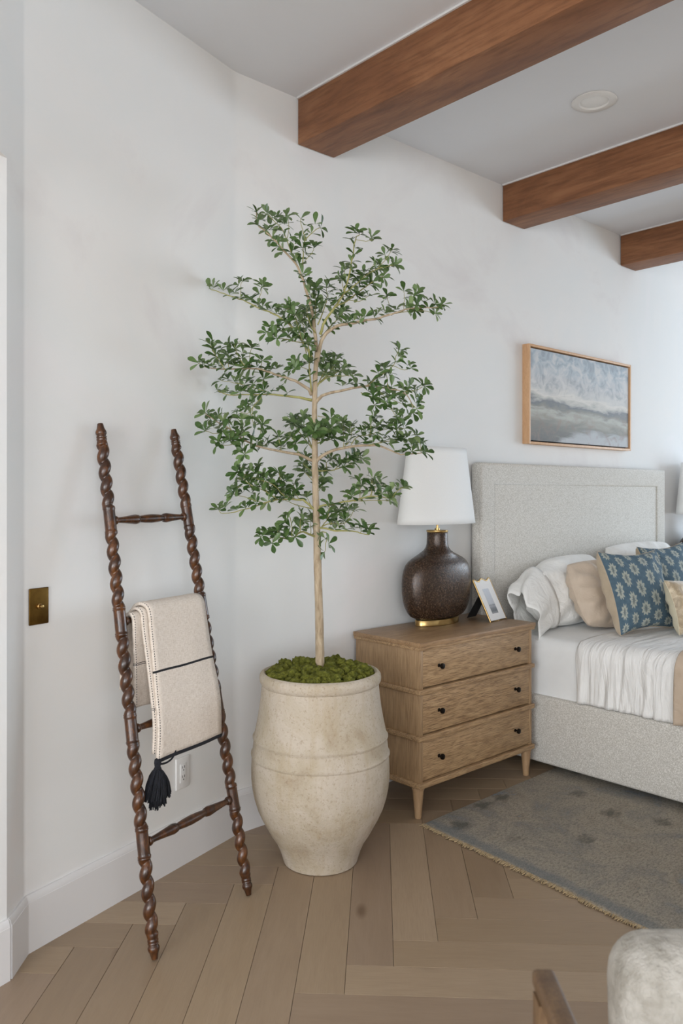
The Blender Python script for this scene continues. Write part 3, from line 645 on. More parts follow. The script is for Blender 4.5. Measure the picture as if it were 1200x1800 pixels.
# branch table: centre-line points (metres: right, away, up), radii, first leafed fraction, leaf density
TRUNK= [(-0.002, 0, 0.703), (-0.003, 0, 0.799), (-0.006, 0, 0.947), (-0.01, 0, 1.073), (-0.014, 0, 1.22), (-0.017, 0, 1.325), (-0.02, 0, 1.43), (-0.021, 0, 1.514), (-0.022, 0, 1.619), (-0.021, 0, 1.724), (-0.018, 0, 1.808), (-0.013, 0, 1.875)]
BR=[
(((-0.014,0,1.879),(-0.023,-0.002,1.96),(-0.034,-0.004,2.032),(-0.05,-0.006,2.091),(-0.066,-0.008,2.145),(-0.093,-0.01,2.199),(-0.125,-0.012,2.235),(-0.161,-0.014,2.275),(-0.197,-0.016,2.31),(-0.233,-0.018,2.342),(-0.235,-0.02,2.382)),0.0075,0.0018,0.28,1),
(((-0.093,0,2.202),(-0.117,0.01,2.269),(-0.145,0.02,2.336),(-0.178,0.03,2.371),(-0.202,0.04,2.398)),0.0022,0.0012,0.15,1.0),
(((-0.066,0,2.17),(-0.063,-0.013,2.23),(-0.056,-0.025,2.28),(-0.015,-0.038,2.313),(0.001,-0.05,2.315)),0.0026,0.0012,0.15,1.0),
(((-0.056,-0.03,2.279),(-0.069,-0.03,2.333),(-0.071,-0.03,2.356)),0.0015,0.001,0.5,1.0),
(((-0.058,-0.02,2.205),(-0.031,-0.03,2.229),(-0.024,-0.04,2.244)),0.0013,0.001,0.6,1.0),
(((-0.127,0.02,2.295),(-0.118,0.025,2.342),(-0.123,0.03,2.385)),0.0014,0.001,0.5,1.0),
(((-0.001,0,1.938),(0.022,-0.01,1.995),(0.081,-0.02,2.075),(0.103,-0.03,2.14),(0.117,-0.04,2.205),(0.128,-0.05,2.273),(0.143,-0.06,2.288)),0.006,0.0014,0.25,1.0),
(((0.13,-0.06,2.27),(0.166,-0.065,2.262),(0.188,-0.07,2.267)),0.0013,0.001,0.6,1.0),
(((0.081,-0.03,2.077),(0.122,-0.016,2.112),(0.167,-0.002,2.156),(0.209,0.012,2.183),(0.251,0.026,2.198),(0.273,0.04,2.205)),0.003,0.0013,0.15,1.0),
(((0.209,0.02,2.185),(0.246,0.02,2.227),(0.26,0.02,2.25)),0.0014,0.001,0.4,1.0),
(((0.022,0,1.998),(0.054,0.016,2.042),(0.104,0.032,2.074),(0.183,0.048,2.138),(0.225,0.064,2.165),(0.235,0.08,2.174)),0.004,0.0013,0.3,1.0),
(((0.183,0.06,2.141),(0.193,0.06,2.201),(0.202,0.06,2.22)),0.0014,0.001,0.5,1.0),
(((0.085,-0.03,2.095),(0.081,-0.005,2.137),(0.09,0.02,2.181)),0.0014,0.001,0.3,1.0),
(((0.104,0.03,2.073),(0.146,0.04,2.071),(0.178,0.05,2.092)),0.0015,0.001,0.2,1.0),
(((-0.012,0,1.838),(-0.001,-0.005,1.901),(0.022,-0.011,1.941),(0.063,-0.016,1.967),(0.122,-0.022,1.977),(0.185,-0.027,1.987),(0.23,-0.033,1.997),(0.274,-0.038,2.01),(0.328,-0.044,2.024),(0.381,-0.049,2.027),(0.425,-0.055,2.026),(0.442,-0.06,2.034)),0.0085,0.0013,0.3,1),
(((0.275,-0.03,2.009),(0.329,-0.027,2.017),(0.379,-0.023,2.02),(0.42,-0.02,2.011)),0.0016,0.001,0.3,0.5),
(((0.306,-0.03,2.023),(0.306,-0.04,2.074),(0.303,-0.05,2.085)),0.0012,0.0008,0.8,1.0),
(((0.252,-0.03,2.041),(0.242,-0.06,2.065)),0.0012,0.0008,0.5,1.0),
(((0.329,-0.03,2.027),(0.35,0,2.084)),0.0012,0.0008,0.5,1.0),
(((-0.019,0,1.966),(-0.02,0.025,2.04),(-0.016,0.05,2.124)),0.003,0.001,0.1,1.3),
(((-0.01,0,1.975),(0.021,0.05,2.069),(0.02,0.1,2.137)),0.003,0.001,0.2,1.2),
(((-0.015,0,1.938),(-0.04,-0.04,1.975),(-0.048,-0.08,2.02)),0.003,0.001,0.2,1.2),
(((-0.001,0,1.929),(0.067,0.06,2.011),(0.081,0.12,2.047)),0.003,0.001,0.2,1.2),
(((-0.03,0,1.851),(-0.062,0.008,1.907),(-0.104,0.016,1.968),(-0.145,0.023,2.002),(-0.192,0.031,2.029),(-0.243,0.039,2.051),(-0.29,0.047,2.076),(-0.347,0.054,2.097),(-0.395,0.062,2.115),(-0.419,0.07,2.124)),0.005,0.0014,0.12,1),
(((-0.104,0.03,1.971),(-0.171,0,1.947),(-0.195,-0.03,1.941)),0.002,0.001,0.2,1.2),
(((-0.146,0.03,2.003),(-0.126,0.015,2.032),(-0.112,0,2.038)),0.0018,0.001,0.2,1.2),
(((-0.062,0,1.906),(-0.123,-0.04,1.912),(-0.155,-0.08,1.909)),0.002,0.001,0.2,1.2),
(((-0.3,0.05,2.086),(-0.3,0.05,2.133),(-0.295,0.05,2.147)),0.0012,0.001,0.5,1.0),
(((-0.239,0.04,2.056),(-0.225,0.045,2.104),(-0.221,0.05,2.124)),0.0012,0.001,0.4,1.0),
(((-0.052,0,1.869),(-0.077,-0.05,1.946),(-0.088,-0.1,1.988)),0.002,0.001,0.25,1.2),
(((-0.034,0,1.851),(-0.068,0.04,1.992),(-0.056,0.08,2.047)),0.002,0.001,0.3,1.2),
(((-0.034,-0.01,1.726),(-0.04,-0.02,1.793),(-0.04,-0.03,1.859),(-0.044,-0.04,1.893)),0.004,0.0012,0.1,0.8),
(((-0.04,-0.03,1.8),(-0.067,-0.065,1.808),(-0.088,-0.1,1.799)),0.0015,0.001,0.2,1.2),
(((-0.034,0,1.718),(-0.043,-0.018,1.734),(-0.078,-0.036,1.755),(-0.122,-0.053,1.772),(-0.165,-0.071,1.783),(-0.208,-0.089,1.794),(-0.259,-0.107,1.797),(-0.335,-0.124,1.79),(-0.397,-0.142,1.794),(-0.42,-0.16,1.806)),0.0075,0.0014,0.25,1.1),
(((-0.258,-0.11,1.797),(-0.291,-0.125,1.843),(-0.298,-0.14,1.875)),0.0018,0.001,0.15,1.2),
(((-0.333,-0.14,1.788),(-0.366,-0.15,1.838),(-0.382,-0.16,1.871)),0.0018,0.001,0.2,1.2),
(((-0.248,-0.1,1.807),(-0.248,-0.1,1.851),(-0.242,-0.1,1.869)),0.0014,0.001,0.5,1.0),
(((-0.321,-0.13,1.798),(-0.33,-0.1,1.847)),0.0014,0.001,0.3,1.2),
(((-0.212,-0.09,1.796),(-0.204,-0.13,1.82)),0.0014,0.001,0.4,1.0),
(((-0.032,0,1.696),(-0.104,0.016,1.711),(-0.174,0.032,1.72),(-0.267,0.048,1.722),(-0.353,0.064,1.724),(-0.393,0.08,1.742)),0.006,0.0013,0.2,0.9),
(((-0.193,0.04,1.728),(-0.268,0.053,1.753),(-0.325,0.067,1.769),(-0.379,0.08,1.78)),0.002,0.001,0.05,1.1),
(((-0.221,0.05,1.715),(-0.255,0.06,1.679),(-0.279,0.07,1.653),(-0.308,0.08,1.663)),0.002,0.001,0.2,1),
(((-0.255,0.06,1.679),(-0.26,0.065,1.633),(-0.251,0.07,1.611)),0.0015,0.001,0.2,1),
(((-0.221,0.05,1.743),(-0.217,0.055,1.781),(-0.222,0.06,1.805)),0.0015,0.001,0.2,1),
(((-0.03,0,1.473),(-0.078,-0.026,1.494),(-0.14,-0.051,1.504),(-0.209,-0.077,1.516),(-0.272,-0.103,1.543),(-0.321,-0.129,1.581),(-0.365,-0.154,1.607),(-0.395,-0.18,1.628)),0.007,0.0013,0.2,1.1),
(((-0.32,-0.14,1.58),(-0.354,-0.17,1.56),(-0.392,-0.2,1.566)),0.0018,0.001,0.2,1),
(((-0.271,-0.11,1.543),(-0.313,-0.155,1.522),(-0.35,-0.2,1.52)),0.0018,0.001,0.1,1.2),
(((-0.273,-0.1,1.543),(-0.278,-0.09,1.593),(-0.297,-0.08,1.62)),0.0018,0.001,0.15,1.2),
(((-0.21,-0.07,1.519),(-0.215,-0.06,1.564),(-0.211,-0.05,1.596)),0.0018,0.001,0.15,1.2),
(((-0.273,-0.1,1.543),(-0.26,-0.135,1.502),(-0.26,-0.17,1.487)),0.0014,0.001,0.4,1),
(((-0.14,-0.05,1.504),(-0.148,-0.055,1.542),(-0.15,-0.06,1.555)),0.0015,0.001,0.3,1),
(((-0.311,-0.14,1.575),(-0.327,-0.12,1.607),(-0.361,-0.1,1.627)),0.0015,0.001,0.2,1.1),
(((-0.079,-0.02,1.499),(-0.096,-0.03,1.543),(-0.109,-0.04,1.556)),0.0016,0.001,0.3,1.2),
(((-0.021,0,1.5),(-0.055,0.06,1.573),(-0.072,0.12,1.639)),0.003,0.001,0.2,1.3),
(((-0.021,0,1.504),(-0.084,0.08,1.588),(-0.112,0.16,1.628)),0.003,0.001,0.3,1.3),
(((-0.019,0,1.545),(-0.016,-0.1,1.561),(-0.017,-0.2,1.562)),0.003,0.001,0.3,2.2),
(((-0.015,0,1.545),(0.023,-0.06,1.577),(0.041,-0.12,1.581)),0.003,0.001,0.2,1.4),
(((-0.015,0,1.536),(0.018,-0.04,1.543),(0.05,-0.08,1.549)),0.003,0.001,0.2,1.3),
(((-0.01,0,1.637),(0.022,-0.02,1.63),(0.038,-0.04,1.624)),0.0016,0.001,0.7,1),
(((-0.012,0,1.755),(0.03,0.067,1.792),(0.081,0.133,1.805),(0.12,0.2,1.816)),0.004,0.001,0.7,0.5),
(((-0.012,0,1.746),(0.016,0.08,1.822),(0.014,0.16,1.873)),0.003,0.001,0.2,1.3),
(((-0.012,0,1.75),(0.039,0.1,1.825),(0.052,0.2,1.874)),0.003,0.001,0.3,1.3),
(((0.019,0.15,1.809),(0.067,0.185,1.828),(0.091,0.22,1.848)),0.002,0.001,0.2,1.3),
(((-0.017,0,1.687),(-0.001,-0.006,1.706),(0.022,-0.011,1.717),(0.09,-0.017,1.732),(0.167,-0.022,1.745),(0.212,-0.028,1.741),(0.248,-0.033,1.735),(0.301,-0.039,1.72),(0.332,-0.044,1.682),(0.336,-0.05,1.645)),0.0075,0.0013,0.2,0.9),
(((0.301,-0.04,1.72),(0.354,-0.045,1.729),(0.374,-0.05,1.744)),0.0015,0.001,0.3,1),
(((0.167,-0.02,1.745),(0.222,-0.01,1.785),(0.268,0,1.823),(0.28,0.01,1.861),(0.292,0.02,1.886)),0.0025,0.001,0.15,1),
(((0.268,0,1.823),(0.308,-0.01,1.806),(0.33,-0.02,1.811)),0.0014,0.001,0.5,1),
(((0.149,-0.02,1.721),(0.175,-0.04,1.709),(0.219,-0.06,1.684),(0.249,-0.08,1.664),(0.27,-0.1,1.627)),0.002,0.001,0.1,0.9),
(((0.175,-0.04,1.709),(0.196,-0.08,1.669)),0.0013,0.001,0.5,1),
(((0.212,-0.02,1.742),(0.226,-0.003,1.718),(0.259,0.013,1.702),(0.311,0.03,1.681)),0.0016,0.001,0.2,1),
(((0.248,-0.02,1.736),(0.245,0.005,1.783),(0.242,0.03,1.819)),0.0016,0.001,0.2,1),
(((0.292,-0.04,1.723),(0.325,0.03,1.745)),0.0014,0.001,0.3,1),
(((0.329,-0.05,1.681),(0.347,-0.08,1.655)),0.0014,0.001,0.3,1),
(((-0.017,0,1.468),(0.022,-0.007,1.5),(0.081,-0.015,1.517),(0.158,-0.022,1.528),(0.221,-0.03,1.523),(0.265,-0.037,1.505),(0.292,-0.045,1.493),(0.336,-0.052,1.495),(0.38,-0.06,1.501)),0.0075,0.0013,0.3,0.9),
(((0.176,-0.03,1.528),(0.249,0,1.545),(0.325,0.03,1.552),(0.36,0.06,1.568)),0.0022,0.001,0.1,1),
(((0.113,-0.02,1.531),(0.136,0.01,1.56),(0.187,0.04,1.571),(0.253,0.07,1.597),(0.316,0.1,1.599)),0.0022,0.001,0.1,1.1),
(((0.186,0.02,1.57),(0.187,0.03,1.612),(0.196,0.04,1.636)),0.0016,0.001,0.2,1.1),
(((0.271,0.05,1.567),(0.3,0.065,1.615),(0.31,0.08,1.635)),0.0014,0.001,0.2,1),
(((0.081,-0.02,1.517),(0.113,0,1.55),(0.113,0.02,1.602)),0.0015,0.001,0.4,0.9),
(((0.085,-0.02,1.522),(0.086,0.015,1.592),(0.086,0.05,1.609)),0.0015,0.001,0.4,0.9),
(((0.336,-0.05,1.495),(0.333,-0.03,1.53)),0.0012,0.001,0.4,1),
(((0.367,-0.05,1.497),(0.364,-0.06,1.528)),0.0012,0.001,0.6,1),
(((-0.015,0,1.436),(0.044,0.05,1.438),(0.114,0.1,1.463),(0.153,0.15,1.488)),0.003,0.001,0.3,1),
(((0.021,0.05,1.438),(0.02,0.075,1.466),(0.039,0.1,1.481)),0.002,0.001,0.2,1.3),
(((0.049,0.06,1.438),(0.081,0.09,1.472),(0.124,0.12,1.496)),0.002,0.001,0.2,1),
(((-0.027,0,1.394),(-0.001,0.05,1.418),(0.009,0.1,1.412)),0.002,0.001,0.2,1.3),
(((-0.023,0,1.34),(-0.001,0.05,1.371),(0.005,0.1,1.38)),0.002,0.001,0.3,1.3),
(((-0.027,0,1.394),(-0.056,0.05,1.426),(-0.066,0.1,1.435)),0.002,0.001,0.3,1.3),
(((-0.027,0,1.429),(-0.06,0.04,1.457),(-0.065,0.08,1.47)),0.002,0.001,0.4,1.2),
(((-0.016,0,1.286),(-0.032,-0.006,1.302),(-0.058,-0.013,1.325),(-0.085,-0.019,1.329),(-0.157,-0.025,1.329),(-0.21,-0.031,1.314),(-0.285,-0.038,1.291),(-0.353,-0.044,1.278),(-0.367,-0.05,1.291)),0.006,0.001,0.25,0.7),
(((-0.086,0,1.329),(-0.133,-0.035,1.344),(-0.168,-0.07,1.382),(-0.232,-0.105,1.407),(-0.287,-0.14,1.425)),0.0025,0.001,0.1,1.3),
(((-0.134,-0.02,1.344),(-0.139,-0.06,1.389),(-0.144,-0.1,1.422)),0.002,0.001,0.1,1.3),
(((-0.157,-0.03,1.329),(-0.193,-0.053,1.356),(-0.235,-0.077,1.374),(-0.293,-0.1,1.374)),0.002,0.001,0.1,1.4),
(((-0.209,-0.04,1.318),(-0.271,-0.06,1.337),(-0.31,-0.08,1.348)),0.0016,0.001,0.2,1),
(((-0.233,-0.1,1.374),(-0.269,-0.11,1.4),(-0.275,-0.12,1.437)),0.0016,0.001,0.2,1.2),
(((-0.028,0,1.294),(-0.091,0.03,1.309),(-0.132,0.06,1.324)),0.0025,0.001,0.5,0.8),
(((-0.078,0,1.329),(-0.102,0.015,1.371),(-0.099,0.03,1.387)),0.0016,0.001,0.3,1.2),
(((-0.036,0,1.309),(-0.051,0,1.336)),0.0016,0.001,0.4,1),
(((-0.192,-0.06,1.355),(-0.208,-0.05,1.401),(-0.236,-0.04,1.439)),0.0016,0.001,0.3,1.1),
(((-0.009,0,1.186),(-0.042,-0.027,1.203),(-0.071,-0.053,1.212),(-0.1,-0.08,1.187),(-0.151,-0.107,1.196),(-0.178,-0.133,1.193),(-0.205,-0.16,1.199)),0.005,0.0012,0.15,1.1),
(((-0.099,-0.1,1.192),(-0.102,-0.11,1.252),(-0.109,-0.12,1.274)),0.0016,0.001,0.2,1),
(((-0.07,-0.08,1.213),(-0.071,-0.07,1.25),(-0.064,-0.06,1.272)),0.0016,0.001,0.2,1.3),
(((-0.163,-0.13,1.197),(-0.165,-0.15,1.176)),0.0012,0.001,0.5,1),
(((-0.149,-0.12,1.196),(-0.149,-0.12,1.219)),0.0012,0.001,0.4,1),
(((-0.035,-0.03,1.203),(-0.038,0.05,1.25)),0.0016,0.001,0.3,1.3),
(((-0.012,0,1.294),(0,-0.006,1.302),(0.046,-0.013,1.313),(0.104,-0.019,1.323),(0.161,-0.025,1.336),(0.199,-0.031,1.342),(0.256,-0.038,1.335),(0.275,-0.044,1.356),(0.301,-0.05,1.374)),0.0055,0.001,0.35,1),
(((0.123,-0.02,1.323),(0.177,-0.003,1.325),(0.232,0.013,1.325),(0.256,0.03,1.325)),0.0016,0.001,0.5,0.7),
(((0.146,-0.02,1.333),(0.146,-0.01,1.379),(0.143,0,1.402)),0.0016,0.001,0.2,1.1),
(((0.188,-0.03,1.34),(0.189,-0.005,1.39),(0.193,0.02,1.406)),0.0016,0.001,0.4,1),
(((0.18,-0.03,1.34),(0.201,0.01,1.371),(0.226,0.05,1.383)),0.0016,0.001,0.2,1.1),
(((0.1,-0.02,1.325),(0.1,-0.02,1.352)),0.0014,0.001,0.4,1),
(((-0.008,0,1.221),(0.008,-0.008,1.225),(0.058,-0.017,1.214),(0.115,-0.025,1.214),(0.146,-0.033,1.207),(0.176,-0.042,1.2),(0.179,-0.05,1.219)),0.005,0.001,0.2,1),
(((0.004,0,1.228),(0.038,0.01,1.24),(0.085,0.02,1.239),(0.112,0.03,1.266),(0.124,0.04,1.289)),0.0025,0.001,0.15,1.1),
(((0.008,0,1.232),(0.027,-0.02,1.264),(0.035,-0.04,1.31)),0.0022,0.001,0.25,1.1),
(((0.038,0.01,1.24),(0.058,0.035,1.27),(0.097,0.06,1.293)),0.002,0.001,0.3,1.1),
(((0.146,-0.04,1.207),(0.154,-0.02,1.229)),0.0012,0.001,0.4,1),
(((0.004,0,1.209),(0.027,-0.007,1.202),(0.02,-0.013,1.164),(0.016,-0.02,1.137)),0.0025,0.001,0.2,1.1),
(((0.058,-0.01,1.214),(0.054,0.03,1.239)),0.0014,0.001,0.3,1),
]

tree = thing('potted_tree', 'slender green-leaved tree with tiered branches growing from the mossy urn', 'tree', POT, TROT)
tp_ = smooth_path(TRUNK, 4); nT = len(tp_)
trad = [.0165 - .0085*(i/(nT-1))**.9 + .0018*math.exp(-i*.6) for i in range(nT)]
rings = tube_rings(tp_, trad, 14)
for i, r_ in enumerate(rings):
    c = sum(r_, Vector())/14
    for j, p in enumerate(r_): r_[j] = c + (p-c)*(1 + .10*nz(j*.9, i*.55, 4) + .12*max(0, nz(2, i*.35, 9)))
loft('trunk', rings, M_bark, tree, 180)
# leaf shapes
def leaf_mesh(name, mat, curl, fold):
    rows = [(0, .018), (.12, .03), (.3, .10), (.52, .178), (.72, .215), (.88, .165), (1, .02)]
    V, F = [], []
    for q, w in rows:
        z = -curl*q*q
        V += [(-w, q, z + fold*w), (0, q, z), (w, q, z + fold*w)]
    for i in range(len(rows)-1):
        k = i*3; F += [(k, k+1, k+4, k+3), (k+1, k+2, k+5, k+4)]
    me = bpy.data.meshes.new(name); me.from_pydata(V, [], F); me.materials.append(mat)
    me.polygons.foreach_set('use_smooth', [True]*len(me.polygons)); return me
LM = [leaf_mesh('leaf', m, c, f) for m in M_leaves for c, f in ((.12, .35), (.30, .25))]
rg = random.Random(21); leaves = []
TM = Matrix.Translation(POT) @ Matrix.Rotation(TROT, 4, 'Z')
for bi, (pts, r0, r1, l0, dens) in enumerate(BR):
    sp = smooth_path(pts, 3); n = len(sp)
    jit = [Vector((rg.uniform(-1, 1), rg.uniform(-1, 1), rg.uniform(-1, 1)))*.0015 for _ in sp]
    sp = [p + (jit[i] if 0 < i < n-1 else Vector()) for i, p in enumerate(sp)]
    rads = [r0 + (r1-r0)*(i/(n-1))**.7 for i in range(n)]
    tube('branch' if r0 >= .004 else 'twig', sp, rads, M_bark if r0 >= .007 else M_twig, tree, 7)
    Ls = [0]
    for i in range(1, n): Ls.append(Ls[-1] + (sp[i]-sp[i-1]).length)
    Lt = Ls[-1]; step = .0232/dens; pos = Lt*l0 + rg.uniform(0, step); nodes = []
    while pos < Lt - .008: nodes.append(pos); pos += step*rg.uniform(.75, 1.3)
    nodes.append(Lt)
    for q in nodes:
        i = max(k for k in range(n) if Ls[k] <= q + 1e-9); i = min(i, n-2)
        f_ = (q - Ls[i])/max(1e-6, Ls[i+1]-Ls[i]); p = sp[i].lerp(sp[i+1], f_); tdir = (sp[i+1]-sp[i]).normalized()
        tip = q >= Lt - 1e-6
        if tip: ax = (tdir*.8 + Vector((0, 0, .5)) + Vector((rg.uniform(-.3, .3), rg.uniform(-.4, .2), 0))).normalized(); o = p
        else:
            side = Vector((rg.uniform(-1, 1), rg.uniform(-1, .7), rg.uniform(-.25, 1.1)))
            ax = (side - tdir*side.dot(tdir)*.7 + tdir*.35 + Vector((0, 0, .45))).normalized(); o = p + ax*rg.uniform(.004, .022)
        nl = rg.choice((4, 5, 5, 6, 7) if tip else (3, 4, 5, 5, 6)); a0 = rg.uniform(0, 6.28)
        h = ax.cross(Vector((.2, .9, .1))).normalized(); h2 = ax.cross(h)
        for m in range(nl):
            a = a0 + m*6.283/nl + rg.uniform(-.35, .35); el = R(rg.uniform(38, 82)); rad_ = h*math.cos(a) + h2*math.sin(a)
            d = (ax*math.cos(el) + rad_*math.sin(el)).normalized(); nn = (ax*math.sin(el) - rad_*math.cos(el)).normalized()
            nn = (nn + Vector((rg.uniform(-.35, .35), rg.uniform(-.5, .1), rg.uniform(-.1, .35)))); nn = (nn - d*nn.dot(d)).normalized()
            ln = rg.uniform(.030, .047)*(1.05 if tip else 1)
            x = d.cross(nn).normalized()
            mat = Matrix(((x.x, d.x, nn.x, o.x), (x.y, d.y, nn.y, o.y), (x.z, d.z, nn.z, o.z), (0, 0, 0, 1))) @ Matrix.Diagonal((ln, ln, ln, 1))
            e = TM @ (o + d*ln)
            if e.y > 2.645 or (Vector((e.x, e.y)) - P1).dot(AN) < .012: continue
            face = abs(nn.y)*.8 + .2
            lobe = rg.choices((0, 1, 2, 3, 4, 5), (3, 3, 2.6, 2.6, 1, 1))[0]
            leaves.append((ln*ln*face*(1.0 - o.y*1.2), lobe, mat, o.y))
leaves.sort(key=lambda q: -q[0])
single = leaves[:300]; many = leaves[300:]
for sc_, k, mat, _ in single:
    o = link(bpy.data.objects.new('leaf', LM[k]), tree); o.matrix_local = mat
V, F, MI = [], [], []
for sc_, k, mat, _ in many:
    me = LM[k]; b0 = len(V); V += [mat @ v.co for v in me.vertices]
    for pl in me.polygons: F.append(tuple(b0 + i for i in pl.vertices)); MI.append(k//2)
fo = stuff(mesh_from('foliage', V, F, M_leaves, tree, 180)); fo.data.polygons.foreach_set('material_index', MI)
print('LEAVES', len(leaves), 'PLANKS', planks)

# ================================================================== NIGHTSTAND
def make_nightstand(loc, label):
    t = thing('nightstand', label, 'nightstand', loc, 0, 'nightstands flanking the bed')
    hw, yf, yb = .408, -.205, .195
    box('top', -hw-.002, hw+.002, yf-.004, yb, .7145, .735, M_oaktop, t, .0025)
    box('moulding', -hw+.002, hw-.002, yf, yb, .702, .7145, M_oakh, t, .002)
    tiers = ((.539, .702), (.3465, .518), (.153, .3245))
    for (z0, z1) in tiers:
        box('side_panel', -hw+.012, -hw+.030, yf+.011, yb-.004, z0, z1, M_oakv, t, .001)
        box('side_panel', hw-.030, hw-.012, yf+.011, yb-.004, z0, z1, M_oakv, t, .001)
        box('back_panel', -hw+.028, hw-.028, yb-.014, yb-.005, z0, z1, M_oakv, t)
        d = box('drawer', -hw+.0305, hw-.0305, yf+.0125, yf+.032, z0+.006, z1-.002, M_oakh, t, .0015)
        zc = (z0+z1)/2 + .004
        for xk in (-.276, .266):
            lathe('knob', [(.0075, -.001), (.008, .002), (.0048, .004), (.0045, .012), (.0065, .0145), (.0118, .017), (.0128, .021), (.0112, .0255), (.005, .0275), (.0005, .0278)], M_knob, d, 20, 40, '-y', (xk, yf+.0125, zc))
    for (z0, z1) in ((.518, .539), (.3245, .3465), (.130, .153)):
        box('rail', -hw, hw, yf, yb, z0, z1, M_oakh, t, .004, 3)
    for sx in (-1, 1):
        for y in (yf+.034, yb-.04):
            lathe('leg', [(.010, 0), (.0135, .001), (.0145, .006), (.0165, .04), (.0235, .115), (.0235, .118), (.0255, .119), (.0265, .124), (.0255, .130)], M_leg, t, 24, 35, origin=(sx*(hw-.026), y, 0))
    return t
ns = make_nightstand((2.876, 2.44, 0), 'three-drawer oak nightstand with dark knobs between the urn and the bed')
ns2 = copy_tree(ns); ns2.location = (5.735, 2.44, 0); ns2['label'] = 'oak nightstand on the far right side of the bed, behind the pillows'

# ------------------------------------------------------------------ table lamp
def make_lamp(loc, label):
    t = thing('table_lamp', label, 'lamp', loc, 0, 'ceramic table lamps')
    def oval(a, b, z, n=56, sq=2.0):
        out = []
        for j in range(n):
            th = 2*math.pi*j/n; c, s = math.cos(th), math.sin(th)
            out.append(Vector((a*math.copysign(abs(c)**(2/sq), c), b*math.copysign(abs(s)**(2/sq), s), z)))
        return out
    loft('base', [oval(.140, .062, z, 56) if k else oval(.138, .060, z, 56) for k, z in ((0, 0), (1, .002), (1, .0262), (0, .0285))], M_brass, t, 40)
    px = [(42, 1083), (48, 1080), (53, 1074), (58, 1064), (61, 1052), (62.6, 1038), (63, 1022), (62.3, 1010), (60.5, 1000), (57.5, 992), (53, 986), (46, 980.5), (38, 976), (30, 971.5), (24, 967), (20.5, 962), (18.8, 956), (18.2, 945), (18.2, 936), (17.4, 934.6)]
    rings = []
    for h, y in px:
        w = h*.002703; z = 1.35 - (y-868)*.002703 - .735
        k = smoothstep(.33, .24, z) if z < .34 else 0
        k = max(0, min(1, (50 - h)/-30 + 1)) if False else smoothstep(19, 46, h)
        ratio = 1*(1-k) + .46*k
        a = w/math.sqrt(.7398**2 + (.6728*ratio)**2)
        b = a*ratio
        if h > 40: b = min(b, .1)
        rings.append(oval(a, b, z, 64, 2.0 + .35*k))
    # soften with wobble
    for i, rgp in enumerate(rings):
        for j, p in enumerate(rgp): p.x *= 1 + .012*nz(p.x*5, p.z*9, 2) ; p.y *= 1 + .03*nz(p.x*6, p.z*6, 7)
    loft('body', rings, M_glaze, t, 180)
    lathe('neck_cap', [(.0, .4335), (.050, .4335), (.0515, .436), (.0515, .4415), (.049, .4435), (.012, .4435), (.012, .452), (.0, .4525)], M_brass, t, 40, 35)
    lathe('stem', [(.0055, .452), (.0055, .79), (.004, .80)], M_brass, t, 14, 40)
    tp, bt = [], []
    S = []
    for k in range(13):
        q = k/12; S.append(oval(.2500 + (.1870-.2500)*q, .114 + (.088-.114)*q, .4735 + (.833-.4735)*q, 72))
    sh = loft('shade', S, M_shade, t, 180, cap=False)
    md = sh.modifiers.new('thickness', 'SOLIDIFY'); md.thickness = .0018
    # spider holding the shade
    for s_ in (-1, 1): tube('shade_arm', [(0, 0, .775), (s_*.186, 0, .825)], .0022, M_brass, t, 6)
    lathe('bulb', [(.012, .56), (.013, .585), (.026, .62), (.030, .65), (.024, .678), (.008, .69), (.001, .691)], M_plate, t, 18, 60)
    return t
lp = make_lamp((2.915, 2.53, .735), 'bronze-glazed oval lamp with white shade on the nightstand beside the tree')
lp2 = copy_tree(lp); lp2.location = (5.715, 2.53, .735); lp2['label'] = 'white-shaded lamp on the far side of the bed, cut by the right edge'

# ------------------------------------------------------------------ small photo frame with a wavy top
fw, fh = .152, .2165; yaw = math.atan2(.02, .15); lean = math.atan2(.098, .194)
pf = thing('photo_frame', 'small gold photo frame with scalloped top leaning on the nightstand beside the lamp', 'photo frame', (3.195, 2.381, .7375), yaw)
RX = Matrix.Rotation(-lean, 4, 'X')
def topz(x): return fh - .0065*(1 - math.cos((x/fw+.5)*2*math.pi*2))
NX = 40; xs = [-fw/2 + fw*i/NX for i in range(NX+1)]
outline = [Vector((-fw/2, 0, .0)), Vector((fw/2, 0, .0))] + [Vector((x, 0, topz(x))) for x in xs[::-1]]
def slab(name, outl, y0, y1, mat, uv=False):
    n = len(outl); V = [RX @ Vector((p.x, y0, p.z)) for p in outl] + [RX @ Vector((p.x, y1, p.z)) for p in outl]
    F = [tuple(range(n)), tuple(range(2*n-1, n-1, -1))] + [(i, n+i, n+(i+1) % n, (i+1) % n) for i in range(n)]
    ob = mesh_from(name, V, F, mat, pf)
    return ob
cen = Vector((0, 0, fh/2))
inner = [cen + Vector(((p.x)*.955, 0, (p.z-fh/2)*.966)) for p in outline]
slab('backing', inner, .004, .010, M_black)
slab('mat_board', inner, -.001, .0035, M_mat)
rim = tube('gold_rim', [RX @ Vector((p.x, .002, p.z)) for p in ([Vector((0, 0, 0))] + outline[1:] + [outline[0], Vector((0, 0, 0))])], .0042, M_brass, pf, 10, 60)
pw_, ph_ = .058, .128; z0 = .036
q = [Vector((-pw_/2-.004, -.0016, z0)), Vector((pw_/2-.004, -.0016, z0)), Vector((pw_/2-.004, -.0016, z0+ph_)), Vector((-pw_/2-.004, -.0016, z0+ph_))]
mesh_from('photo_print', [RX @ p for p in q], [(0, 1, 2, 3)], M_print, pf, None, [(0, 0), (1, 0), (1, 1), (0, 1)])
